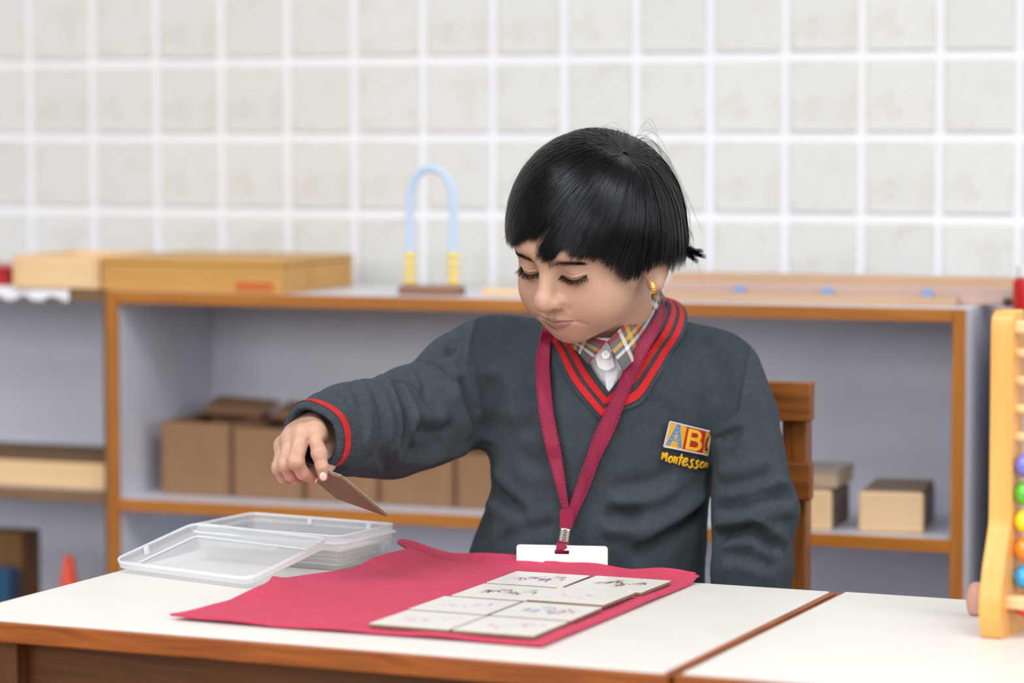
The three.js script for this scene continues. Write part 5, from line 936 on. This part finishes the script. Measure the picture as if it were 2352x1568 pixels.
// ------------------------------------------------------------------ body, shirt, lanyard, badge, embroidery, earring
{
  const body = (x, y, z) => {   // what the clothes hide: trunk, upper arm, thighs, calves, feet
    return d3(x, y, z) + 0.0;
  };
  const HIP = at(1345, 1420, 2.86), K = [], A = [];
  const fwd = TW.clone(), side = TS.clone();
  const hipY = 0.40; const hips = [-1, 1].map((q) => HIP.clone().setY(hipY).addScaledVector(side, q * 0.055));
  const knees = hips.map((h, i) => h.clone().addScaledVector(fwd, 0.20).addScaledVector(side, (i ? 1 : -1) * 0.02).setY(0.362)), ankles = knees.map((k) => k.clone().addScaledVector(fwd, -0.03).setY(0.085)), toes = ankles.map((k) => k.clone().addScaledVector(fwd, 0.10).setY(0.03));
  const d3 = (x, y, z) => {
    let d = trunk(x, y, z) + 0.014;
    for (let i = 0; i < 2; i++) { d = smin(d, sdCap(x, y, z, hips[i], knees[i], 0.056, 0.044), 0.03); d = smin(d, sdCap(x, y, z, knees[i], ankles[i], 0.04, 0.026), 0.02); }
    return d;
  };
  const low = netMesh(body, [-0.25, 0.06, -3.02], [0.3, 0.66, -2.5], 0.012, 2.2, 1);
  // forearms inside the sleeves
  const world = (m, fn) => { const n = normalsOf(m), g = new THREE.BufferGeometry(), uv = new Float32Array(m.pos.length / 3 * 2); for (let i = 0; i < uv.length / 2; i++) { uv[i * 2] = m.pos[i * 3] + 0.6 * m.pos[i * 3 + 2]; uv[i * 2 + 1] = m.pos[i * 3 + 1] + 0.2 * m.pos[i * 3 + 2]; } g.setAttribute('uv', new THREE.BufferAttribute(uv, 2)); g.setAttribute('position', new THREE.BufferAttribute(m.pos, 3)); g.setAttribute('normal', new THREE.BufferAttribute(n, 3)); g.setAttribute('color', new THREE.BufferAttribute(colorMesh(m, fn), 3)); g.setIndex(new THREE.BufferAttribute(m.idx, 1)); return g; };
  const arms = netMesh((x, y, z) => { let d = 1e9; for (let i = 0; i < 6; i++) d = smin(d, sdCap(x, y, z, ARM_R[i], ARM_R[i + 1], 0.029 - i * 0.001, 0.028 - i * 0.001), 0.01); for (let i = 0; i < 8; i++) d = smin(d, sdCap(x, y, z, ARM_L[i], ARM_L[i + 1], 0.029 - i * 0.001, 0.028 - i * 0.001), 0.01); return d; }, [-0.235, 0.42, -2.96], [0.3, 0.765, -2.6], 0.008, 2, 1);
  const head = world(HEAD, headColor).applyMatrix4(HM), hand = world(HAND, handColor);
  const flat = () => skinBase;
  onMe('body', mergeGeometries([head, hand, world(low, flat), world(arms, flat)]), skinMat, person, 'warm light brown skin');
  // trousers and shoes, under the table
  const legs = netMesh((x, y, z) => { let d = smax(trunk(x, y, z) + 0.006, y - 0.47, 0.02); for (let i = 0; i < 2; i++) { d = smin(d, sdCap(x, y, z, hips[i], knees[i], 0.066, 0.054), 0.03); d = smin(d, sdCap(x, y, z, knees[i], ankles[i], 0.05, 0.038), 0.02); } return d; }, [-0.27, 0.04, -3.03], [0.32, 0.5, -2.5], 0.008, 2.2, 1);
  const trousers = world(legs, () => [1, 1, 1]); trousers.deleteAttribute('color'); onMe('trousers', trousers, new THREE.MeshStandardMaterial({ color: 0x2a2d33, roughness: 0.9 }), person, 'dark grey school trousers');
  for (let i = 0; i < 2; i++) { const s = netMesh((x, y, z) => smin(sdCap(x, y, z, ankles[i], toes[i], 0.034, 0.027), sdCap(x, y, z, ankles[i].clone().setY(0.035).addScaledVector(fwd, -0.01), toes[i], 0.032, 0.028), 0.01), [ankles[i].x - 0.12, 0.0, ankles[i].z - 0.08], [ankles[i].x + 0.09, 0.14, ankles[i].z + 0.16], 0.006, 1.6, 1); const g = world(s, flat); g.deleteAttribute('color'); onMe('shoe', g, new THREE.MeshStandardMaterial({ color: 0x131315, roughness: 0.35 })); }
}
// eyes: dark irises turned down behind the lids
{
  const irisTex = dataTex(128, 128, (x, y) => { const u = x / 128, v = y / 128, dx = 0, r = hyp((u - 0.25) * 2 * PI * sin(v * PI), (v - 0.5) * PI); return r < 0.16 ? [8, 6, 6] : r < 0.42 ? [44, 28, 18] : [226, 220, 214]; });
  for (const k of [1, -1]) { const g = new THREE.SphereGeometry(0.0121, 40, 30); g.rotateY(PI); g.rotateX(0.62); g.rotateY(0.1); g.translate(EYE_C.x * k, EYE_C.y - 0.0006, EYE_C.z - 0.0002); onMe('eyeball', g.applyMatrix4(HM), new THREE.MeshPhysicalMaterial({ map: irisTex, roughness: 0.15, clearcoat: 1 })); }
}
// finger nails
{
  const nail = (x, y, rx, ry, rot) => { const p = traceSdf(handSdf, x, y, 2.5, 2.8); if (!p) return; const e = 0.0008, n = V(handSdf(p.x + e, p.y, p.z) - handSdf(p.x - e, p.y, p.z), handSdf(p.x, p.y + e, p.z) - handSdf(p.x, p.y - e, p.z), handSdf(p.x, p.y, p.z + e) - handSdf(p.x, p.y, p.z - e)).normalize(); const g = new THREE.SphereGeometry(1, 24, 16); g.scale(rx, ry, 0.0011); g.rotateZ(rot); const q = new THREE.Quaternion().setFromUnitVectors(V(0, 0, 1), n); g.applyQuaternion(q); g.translate(p.x, p.y, p.z); onMe('fingernail', g, new THREE.MeshPhysicalMaterial({ color: 0xf6d4c8, roughness: 0.22, clearcoat: 0.6 })); };
  nail(742.5, 1094, 0.0032, 0.0042, 0.2); nail(727, 1103, 0.0026, 0.0022, 0.6);
}
// shirt front, its placket and button, and the plaid collar
const poplin = new THREE.MeshStandardMaterial({ color: 0xeef0f6, roughness: 0.75 });
{
  const shirtS = (x, y, z) => chest(x, y, z) + 0.0045;
  const L = outlines([[1318, 772], [1352, 838], [1378, 876], [1394, 912]], shirtS, 0), R = outlines([[1500, 760], [1450, 828], [1425, 870], [1404, 912]], shirtS, 0);
  const front = onMe('shirt_front', sheet((u, v) => { const p = L.getPoint(v).lerp(R.getPoint(v), u), r = p.clone().sub(EYE).normalize(); return p.addScaledVector(r, -0.006 * sin(PI * u) - 0.0012 * sin(u * 14 + v * 5) * sin(PI * u)); }, 40, 40, 0.0008, 0.06, 0.06), poplin, person, 'white shirt front inside the v neck');
  const cx = 1391, pl = sheet((u, v) => { const a = lerp(1368, 1406, u) + v * 6 - 4 * sin(v * 3), y = lerp(776, 850, v) + (u < 0.5 ? -1 : 1) * 0 - 10 * sstep(0.5, 1, v) * (abs(u - 0.5) * 2) ** 2; return at(a, y, lerp(2.722, 2.7265, v) + 0.001 * (2 * u - 1) ** 2); }, 16, 24, 0.0012, 0.016, 0.03);
  onMe('placket', pl, poplin);
  const b = new THREE.LatheGeometry([[0, 0.0006], [0.0022, 0.0006], [0.0026, 0.0011], [0.0036, 0.0014], [0.0043, 0.0009], [0.0044, 0], [0.003, -0.0006], [0, -0.0006]].map((q) => new THREE.Vector2(...q)).reverse(), 32); b.rotateX(PI / 2 - 0.15); const p = at(cx + 0.5, 814, 2.7205); b.translate(p.x, p.y, p.z);
  const bm = onMe('button', b, new THREE.MeshPhysicalMaterial({ color: 0xf2f2f6, roughness: 0.2, clearcoat: 0.5 }));
  for (const [x, y] of [[-0.0009, 0.0009], [0.0009, -0.0009], [-0.0009, -0.0009], [0.0009, 0.0009]]) { const h = new THREE.CylinderGeometry(0.0004, 0.0004, 0.0006, 10).rotateX(PI / 2); h.translate(p.x + x, p.y + y, p.z + 0.001); onMe('thread_hole', h, new THREE.MeshStandardMaterial({ color: 0xc4c4cc, roughness: 0.8 }), bm); }
  // plaid: grey twill with red, yellow and white lines both ways
  const band = (t) => { for (const [a, b, c] of [[0.02, 0.14, [178, 40, 50]], [0.29, 0.40, [226, 170, 56]], [0.50, 0.59, [236, 234, 236]], [0.62, 0.65, [140, 90, 60]]]) if (t >= a && t < b) return c; return null; };
  const plaid = dataTex(256, 256, (x, y) => { const twill = ((x + y) >> 1) % 4 < 2, a = band(x / 256), b = band(y / 256), base = [104, 112, 118], c = (twill ? a ?? b : b ?? a) ?? base, q = (twill ? (a ? a : base) : (b ? b : base)), m = a && b ? c : a ? (twill ? a : mixc(a, base, 0.55)) : b ? (twill ? mixc(b, base, 0.55) : b) : base, f = (hash3(x, y, 3) - 0.5) * 18; return m.map((k) => k + f); });
  const plaidMat = new THREE.MeshStandardMaterial({ map: rep(plaid, 0.046, 0.036), bumpMap: rep(weave, 0.012), bumpScale: 0.0003, roughness: 0.85 });
  const T = outlines([[1508, 662, 2.835], [1499, 682, 2.80], [1478, 706, 2.765], [1450, 731, 2.74], [1422, 757, 2.724], [1395, 783, 2.7135]], chest, 0), B = outlines([[1517, 668, 2.828], [1518, 690, 2.80], [1506, 742, 2.762], [1476, 800, 2.735], [1454, 828, 2.722], [1431, 850, 2.7155]], chest, 0);
  onMe('collar', strip(T, B, 0, 1, 60, 16, 0.0016, 0.088, 0.034, 0.004), plaidMat, person, 'plaid shirt collar in grey, red, yellow and white');
  const T2 = outlines([[1300, 742, 2.77], [1322, 756, 2.745], [1350, 768, 2.728], [1374, 778, 2.718], [1393, 783, 2.7135]], chest, 0), B2 = outlines([[1306, 790, 2.768], [1318, 800, 2.744], [1332, 812, 2.73], [1342, 824, 2.724], [1351, 836, 2.721]], chest, 0);
  onMe('collar', strip(T2, B2, 0, 1, 40, 14, 0.0016, 0.05, 0.03, 0.002), plaidMat);
  const stand = strip(outlines([[1508, 652, 2.84], [1490, 690, 2.80], [1462, 722, 2.77], [1420, 762, 2.735], [1394, 786, 2.722]], chest, 0), outlines([[1530, 690, 2.845], [1512, 720, 2.808], [1484, 750, 2.778], [1444, 780, 2.743], [1408, 806, 2.729]], chest, 0), 0, 1, 40, 6, 0.0014, 0.08, 0.02); onMe('collar_stand', stand, new THREE.MeshStandardMaterial({ color: 0x5a6068, roughness: 0.85 }), person, 'grey inner collar stand');
}
// lanyard: two straps that meet in a metal clamp, and the white card below it
const ribbonBump = dataTex(64, 64, (x, y) => grey(128 + 90 * sin(x / 64 * 2 * PI * 8) + (hash3(x, y, 3) - 0.5) * 30), false);
const maroonTex = dataTex(64, 64, (x, y) => { const f = (hash3(x, y, 7) - 0.5) * 18; return [150 + f, 24 + f * 0.6, 66 + f * 0.8]; });
const ribbon = new THREE.MeshPhysicalMaterial({ map: rep(maroonTex, 0.01), bumpMap: rep(ribbonBump, 0.0062, 0.01), bumpScale: 0.0004, roughness: 0.5, sheen: 0.2, sheenColor: new THREE.Color(0xff6090), sheenRoughness: 0.4 });
{
  const drape = (x, y, z) => sweaterSdf(x, y, z) - 0.002;
  const g = thing('lanyard', 'maroon ribbon lanyard round the child’s neck with a metal clamp', 'lanyard', [BASE.x, 0, BASE.z]);
  const on = (n, geo, m, par = g, label) => part(par, n, geo.translate(-BASE.x, 0, -BASE.z), m, label);
  const edges = [
    [[[1249, 738, 2.775], [1246, 758, 2.748], [1240, 785], [1233, 816], [1232, 868], [1237, 935], [1244, 980], [1255, 1030], [1262, 1056], [1274, 1104], [1287, 1148], [1297, 1180], [1300, 1206]], [[1268, 738, 2.77], [1267, 758, 2.746], [1265, 785], [1262, 843], [1266, 900], [1270, 940], [1277, 980], [1286, 1024], [1291, 1054], [1297, 1097], [1302, 1138], [1307, 1172], [1310, 1206]], 0.205],
    [[[1513, 690, 2.802], [1514, 704, 2.782], [1499, 739, 2.746], [1464, 790, 2.721], [1432, 851], [1413, 897], [1392, 940], [1367, 993], [1346, 1052], [1335, 1082], [1318, 1132], [1304, 1173], [1287, 1206]], [[1520, 686, 2.802], [1529, 718, 2.770], [1514, 760, 2.738], [1484, 814, 2.717], [1450, 889], [1429, 943], [1408, 996], [1378, 1055], [1361, 1100], [1348, 1132], [1338, 1154], [1328, 1174], [1315, 1208]], 0.24],
  ];
  edges.forEach(([a, b, len], i) => {
    const A = outlines(a, drape, 0.0056 + i * 0.0008), B = outlines(b, drape, 0.0056 + i * 0.0008), s = on('strap', strip(A, B, 0, 1, 110, 6, 0.0011, len, 0.015, 0.0005), ribbon);
    for (const [c, w] of [[A, 0.02], [B, -0.02]]) { const pts = []; for (let k = 0; k <= 150; k++) { const u = k / 150; pts.push(A.getPoint(u).lerp(B.getPoint(u), w > 0 ? 0.05 : 0.95).addScaledVector(V(0, 0, 1), 0.0006)); } on('selvedge', tube(pts, (t) => 0.0008 + 0.00045 * sin(t * 2 * PI * 62), 300, 5), ribbon, s); }
  });
  // sewn join, clamp, loop
  const Dm = 2.7175, quad = (c, D) => { const p = c.map(([x, y, q]) => at(x, y, q ?? D)); return (u, v) => p[0].clone().lerp(p[1], u).lerp(p[3].clone().lerp(p[2], u), v); };
  on('sewn_join', sheet(quad([[1286, 1170], [1316, 1170], [1314, 1213], [1286, 1211]], Dm), 8, 10, 0.0024, 0.012, 0.018), ribbon);
  const c0 = at(1299.5, 1212, Dm - 0.0012), c1 = at(1294.5, 1246, Dm - 0.0012), ax = c1.clone().sub(c0), L = ax.length(), steel = new THREE.MeshStandardMaterial({ color: 0xc9c4bc, metalness: 1, roughness: 0.22 });
  const cl = new THREE.Group(); 
  const clampG = []; for (const q of [-1, 1]) clampG.push(rbox(0.0046, L, 0.0042, 0.0019, q * 0.00275, 0, 0, 4)); clampG.push(rbox(0.004, L * 0.98, 0.003, 0.0008, 0, 0, -0.0005, 2));
  const cg = join(clampG).applyQuaternion(new THREE.Quaternion().setFromUnitVectors(V(0, -1, 0), ax.clone().normalize())); const mid = c0.clone().lerp(c1, 0.5); cg.translate(mid.x, mid.y, mid.z); const cm = on('clamp', cg, steel, g, 'shiny metal clamp');
  for (let k = 0; k < 5; k++) { const t = 0.14 + k * 0.17, h = new THREE.SphereGeometry(0.0005, 10, 8); h.scale(1.2, 1.3, 0.8); const p = c0.clone().lerp(c1, t); h.translate(p.x + (k % 2 ? 0.0003 : -0.0002), p.y, p.z + 0.0011); on('rivet_hole', h, new THREE.MeshStandardMaterial({ color: 0x2a2624, roughness: 0.6 }), cm); }
  on('loop', sheet((u, v) => { const q = quad([[1279, 1245], [1307, 1246], [1306.5, 1271], [1276, 1270]], Dm)(u, v); const r = q.clone().sub(EYE).normalize(); return q.addScaledVector(r, -0.0022 * sin(PI * min(1, v * 1.15)) + 0.004 * sstep(0.86, 1, v)); }, 10, 24, 0.0013, 0.012, 0.011), ribbon);
  // badge card with rounded corners and a slot
  const W = 0.0856, H = 0.054, s = new THREE.Shape(), rr = 0.003; s.moveTo(-W / 2 + rr, -H / 2); s.lineTo(W / 2 - rr, -H / 2); s.absarc(W / 2 - rr, -H / 2 + rr, rr, -PI / 2, 0); s.lineTo(W / 2, H / 2 - rr); s.absarc(W / 2 - rr, H / 2 - rr, rr, 0, PI / 2); s.lineTo(-W / 2 + rr, H / 2); s.absarc(-W / 2 + rr, H / 2 - rr, rr, PI / 2, PI); s.lineTo(-W / 2, -H / 2 + rr); s.absarc(-W / 2 + rr, -H / 2 + rr, rr, PI, 1.5 * PI);
  const sl = new THREE.Path(), sw = 0.0068, y1 = H / 2 - 0.0046, y0 = y1 - 0.0034; sl.moveTo(-sw, y0); sl.lineTo(-sw, y1); sl.lineTo(sw, y1); sl.lineTo(sw, y0); sl.closePath(); s.holes.push(sl);
  const card = new THREE.ExtrudeGeometry(s, { depth: 0.0009, bevelEnabled: false, curveSegments: 8 });
  const tl = at(1187, 1252.6, 2.729), tr = at(1396, 1257, 2.705), X = tr.clone().sub(tl).normalize(), Yd = V(0.012, 1, -0.05).addScaledVector(X, -X.dot(V(0.012, 1, -0.05))).normalize(), Zd = X.clone().cross(Yd), o = tl.clone().lerp(tr, 0.5).addScaledVector(Yd, -H / 2);
  const k = X.length(), scale = tl.distanceTo(tr) / W; card.scale(scale, scale, 1); card.applyMatrix4(new THREE.Matrix4().makeBasis(X, Yd, Zd).setPosition(o));
  const badge = thing('badge_card', 'blank white name badge card hanging from the lanyard’s clamp', 'badge', [BASE.x, 0, BASE.z]);
  part(badge, 'card', card.translate(-BASE.x, 0, -BASE.z), new THREE.MeshPhysicalMaterial({ color: 0xf3f5fc, roughness: 0.3, clearcoat: 0.4 }));
}
// embroidered school badge on the chest
{
  const c = document.createElement('canvas'); c.width = 512; c.height = 320; const x = c.getContext('2d');
  x.fillStyle = '#eab00c'; x.fillRect(0, 0, 512, 320); x.fillStyle = '#c6131f'; x.fillRect(210, 0, 245, 320); x.fillStyle = '#e8c018'; x.fillRect(448, 0, 64, 320);
  x.fillStyle = '#23242c'; for (let j = 0; j < 20; j++) for (let i = 0; i < 5; i++) if ((i + j) & 1) x.fillRect(450 + i * 13, j * 16, 9, 11);
  x.lineWidth = 44; x.lineCap = 'butt'; x.lineJoin = 'miter'; x.strokeStyle = '#4a86d4'; x.beginPath(); x.moveTo(36, 296); x.lineTo(108, 22); x.lineTo(180, 304); x.stroke(); x.lineWidth = 36; x.beginPath(); x.moveTo(66, 206); x.lineTo(158, 214); x.stroke();
  x.fillStyle = '#e8bf4a'; for (const [a, b] of [[108, 60], [92, 110], [76, 160], [60, 210], [46, 260], [122, 100], [136, 150], [150, 196], [162, 246], [172, 286], [88, 208], [116, 210], [140, 214]]) { x.beginPath(); x.arc(a, b, 7, 0, 7); x.fill(); }
  x.strokeStyle = '#f4c623'; x.lineWidth = 42; x.lineJoin = 'round'; x.beginPath(); x.moveTo(262, 26); x.lineTo(262, 296); x.stroke(); x.beginPath(); x.moveTo(250, 46); x.lineTo(340, 46); x.bezierCurveTo(402, 50, 402, 142, 340, 150); x.lineTo(262, 150); x.moveTo(340, 150); x.bezierCurveTo(426, 158, 426, 272, 340, 276); x.lineTo(250, 276); x.stroke();
  x.strokeStyle = '#8c0d16'; x.lineWidth = 26; x.beginPath(); x.ellipse(494, 165, 22, 92, 0.08, 0, 7); x.stroke();
  x.globalAlpha = 0.16; x.lineWidth = 3; for (let i = -320; i < 512; i += 9) { x.strokeStyle = i % 2 ? '#fff2c0' : '#402000'; x.beginPath(); x.moveTo(i, 0); x.lineTo(i + 240, 320); x.stroke(); }
  const tex = new THREE.CanvasTexture(c); tex.colorSpace = THREE.SRGBColorSpace;
  const stitch = dataTex(64, 64, (a, b) => grey(128 + 80 * sin((a + b * 0.6) / 64 * 2 * PI * 5) + (hash3(a, b, 2) - 0.5) * 60), false);
  const pm = new THREE.MeshStandardMaterial({ map: tex, bumpMap: rep(stitch, 0.16, 0.22), bumpScale: 0.0005, roughness: 0.55 });
  const Q = [[1539, 968], [1632, 991], [1625, 1045], [1525, 1025]], px = (u, v) => [lerp(lerp(Q[0][0], Q[1][0], u), lerp(Q[3][0], Q[2][0], u), v), lerp(lerp(Q[0][1], Q[1][1], u), lerp(Q[3][1], Q[2][1], u), v)];
  let last = at(1580, 1000, 2.75); const hit = (u, v, lift) => { const [a, b] = px(u, v); const p = traceSdf(chest, a, b); if (p) last = p; else { p; } const q = (p ?? at(a, b, EYE.z - last.z)).clone(); return q.addScaledVector(rayDir(a, b).normalize(), -lift); };
  const patch = onMe('school_emblem', sheet((u, v) => hit(u, 1 - v, 0.0062), 40, 26, 0.0014, 1, 1), pm, person, 'embroidered emblem with the letters A B C'); 
  const rim = []; for (const [a, b, d, e] of [[0, 0, 1, 0], [1, 0, 1, 1], [1, 1, 0, 1], [0, 1, 0, 0]]) for (let k = 0; k < 12; k++) rim.push(hit(lerp(a, d, k / 12), lerp(b, e, k / 12), 0.0068)); rim.push(rim[0].clone());
  onMe('emblem_border', tube(rim, 0.00085, 160, 7), new THREE.MeshStandardMaterial({ color: 0xd6d3dc, roughness: 0.7, bumpMap: rep(stitch, 0.004), bumpScale: 0.0003 }), patch, 'white border');
  const yel = new THREE.MeshStandardMaterial({ color: 0xf0b912, roughness: 0.5, bumpMap: rep(stitch, 0.003), bumpScale: 0.0003 });
  const Z = (a, b) => { const X = 1500 + a / 9.8, Y = 940 + b / 9.8, p = traceSdf(chest, X, Y) ?? at(X, Y, 2.76); return p.addScaledVector(rayDir(X, Y).normalize(), -0.0056); };
  const O = (cx, cy, rx, ry, rot, n = 14) => Array.from({ length: n + 1 }, (_, i) => { const t = i / n * 2 * PI + 0.6, a = cos(t) * rx, b = sin(t) * ry; return [cx + a * cos(rot) - b * sin(rot), cy + a * sin(rot) + b * cos(rot)]; });
  for (const l of [[[200, 1125], [212, 1040], [228, 978], [246, 1030], [258, 1078], [286, 1020], [314, 978], [306, 1070], [290, 1172]], O(395, 1128, 40, 62, 0.35), [[492, 1046], [478, 1120], [460, 1202]], [[468, 1130], [500, 1095], [535, 1092], [528, 1150], [513, 1226]], [[652, 1000], [622, 1110], [580, 1250]], [[574, 1082], [626, 1086], [680, 1084]], [[668, 1200], [730, 1180], [770, 1150], [756, 1108], [712, 1122], [668, 1190], [676, 1248], [716, 1260], [782, 1226]], [[922, 1140], [872, 1136], [856, 1178], [874, 1222], [872, 1278], [828, 1306], [786, 1268]], [[1040, 1166], [992, 1162], [976, 1204], [994, 1246], [994, 1298], [950, 1322], [908, 1286]], O(1104, 1250, 42, 64, 0.4), [[1164, 1224], [1168, 1262], [1170, 1306]], [[1172, 1250], [1196, 1222], [1216, 1222], [1212, 1310]]])
    onMe('embroidered_letter', tube(l.map(([a, b]) => Z(a, b)), (t) => 0.00085 + 0.0004 * sin(t * PI), 46, 8), yel);
}
// gold hoop earring
{
  const gold = new THREE.MeshStandardMaterial({ color: 0xd9a545, metalness: 1, roughness: 0.25 }), g = thing('earring', 'small gold hoop earring in the child’s left ear', 'earring', [0, 0, 0]);
  const c = at(1497.5, 661, 2.668), pts = []; for (let i = 0; i <= 24; i++) { const a = i / 24 * 2 * PI; pts.push(V(0.0012 * sin(a) + cos(a) * 0.0014, sin(a) * 0.0056, cos(a) * 0.0046)); }
  g.position.copy(c); g.rotation.z = 0.17; g.rotation.y = 0.28;
  const front = pts.slice(0), hoopPts = pts.filter((_, i) => true);
  const band = sheet((u, v) => { const a = lerp(-1.25, 1.35, u), R = 0.0054 + 0.0004 * sin(u * 40) * 0.3; return V(lerp(-0.0017, 0.0017, v) * (0.75 + 0.45 * (1 - u)), sin(a) * R * 1.05, cos(a) * R * 0.8); }, 40, 6, 0.0008, 1, 1);
  part(g, 'hoop', band, gold); const wire = []; for (let i = 0; i <= 12; i++) { const a = lerp(1.3, 5.05, i / 12); wire.push(V(0.0016 * sin((i / 12) * PI), sin(a) * 0.0055, cos(a) * 0.0044)); } part(g, 'ear_wire', tube(wire, 0.0004, 30, 7), gold);
  const ring = new THREE.TorusGeometry(0.0012, 0.00035, 8, 18).translate(-0.0008, 0.0066, 0.0014); part(g, 'top_ring', ring, gold);
}
// the tile in the hand
{
  const g = pictureTile(0, 0.003), e1 = at(787, 1081, 2.566).sub(at(662, 1056, 2.6197)), C = at(776, 1121.5, 2.6285), m = 2538;
  const X = V(125 / m, -25 / m * 1, 0.0537).normalize(), Y2 = V(103 / m, -106 / m, -0.0449), Zx = X.clone().cross(Y2).normalize(), Yv = Y2.addScaledVector(X, -X.dot(Y2)).normalize();
  // local x along the top edge, local z down the side, local -y (the ribbed back) towards the camera
  const up = Yv.clone().cross(X); const basis = new THREE.Matrix4().makeBasis(X.clone().multiplyScalar(-1), up.clone().multiplyScalar(-1), Yv);
  g.name = numbered('picture_tile'); scene.add(g); g.quaternion.setFromRotationMatrix(basis); g.position.copy(C);
  tag(g, 'square tile held between finger and thumb, its ribbed brown back to the camera', 'picture tile');
}
// ------------------------------------------------------------------ the child's wooden chair
{
  const woodC = new THREE.MeshStandardMaterial({ map: rep(woodTex([88, 48, 16], [172, 104, 42], 91, 6, 1.4), 0.3, 0.09), roughness: 0.35 });
  const p = at(1560, 1100, 2.965), yaw = -16 * PI / 180, o = at(1866, 1100, 2.93);
  const g = thing('chair', 'worn brown wooden child’s chair behind the seated child', 'chair', [0, 0, 0], yaw), X = V(cos(yaw), 0, -sin(yaw)), Z = V(sin(yaw), 0, cos(yaw));
  // local origin under the back's middle; the back's right end stands at o
  const W = 0.31; const P = o.clone().setY(0).addScaledVector(X, -W / 2); g.position.copy(P);
  const yT = at(1820, 875, 2.94).y, y1 = at(1820, 965, 2.94).y, y2 = at(1840, 1059, 2.94).y, y3 = at(1840, 1146, 2.94).y;
  const B = (n, w, h, d, x, y, z, al = 'x', r = 0.0025) => part(g, n, uvMetres(rbox(w, h, d, r, x, y, z, 3), al), woodC);
  B('back_slat', W, yT - y1, 0.02, 0, (yT + y1) / 2, -0.0); B('back_slat', W, y2 - y3, 0.02, 0, (y2 + y3) / 2, -0.0);
  for (const q of [-1, 1]) { B('back_post', 0.026, yT - 0.004, 0.032, q * (W / 2 - 0.021), (yT - 0.004) / 2, -0.0265, 'y'); B('front_leg', 0.03, 0.31, 0.03, q * (W / 2 - 0.02), 0.155, 0.25, 'y'); B('side_rail', 0.018, 0.035, 0.25, q * (W / 2 - 0.02), 0.29, 0.112, 'z'); B('side_stretcher', 0.016, 0.022, 0.25, q * (W / 2 - 0.02), 0.12, 0.112, 'z'); }
  B('seat', W + 0.01, 0.018, 0.285, 0, 0.321, 0.134, 'x', 0.004); B('front_rail', W - 0.07, 0.035, 0.018, 0, 0.29, 0.25); B('front_stretcher', W - 0.07, 0.022, 0.016, 0, 0.15, 0.25);
  const nail = new THREE.MeshStandardMaterial({ color: 0xb8aca0, roughness: 0.5, metalness: 0.4 }); const nq = part(g, 'nail_head', new THREE.CylinderGeometry(0.0016, 0.0016, 0.0012, 12).rotateX(PI / 2), nail); nq.position.set(W / 2 - 0.026, (y2 + y3) / 2 + 0.01, 0.0104);
}
scene.traverse((o) => { if (o.isMesh) { o.castShadow = true; o.receiveShadow = true; } });
renderer.render(scene, camera);
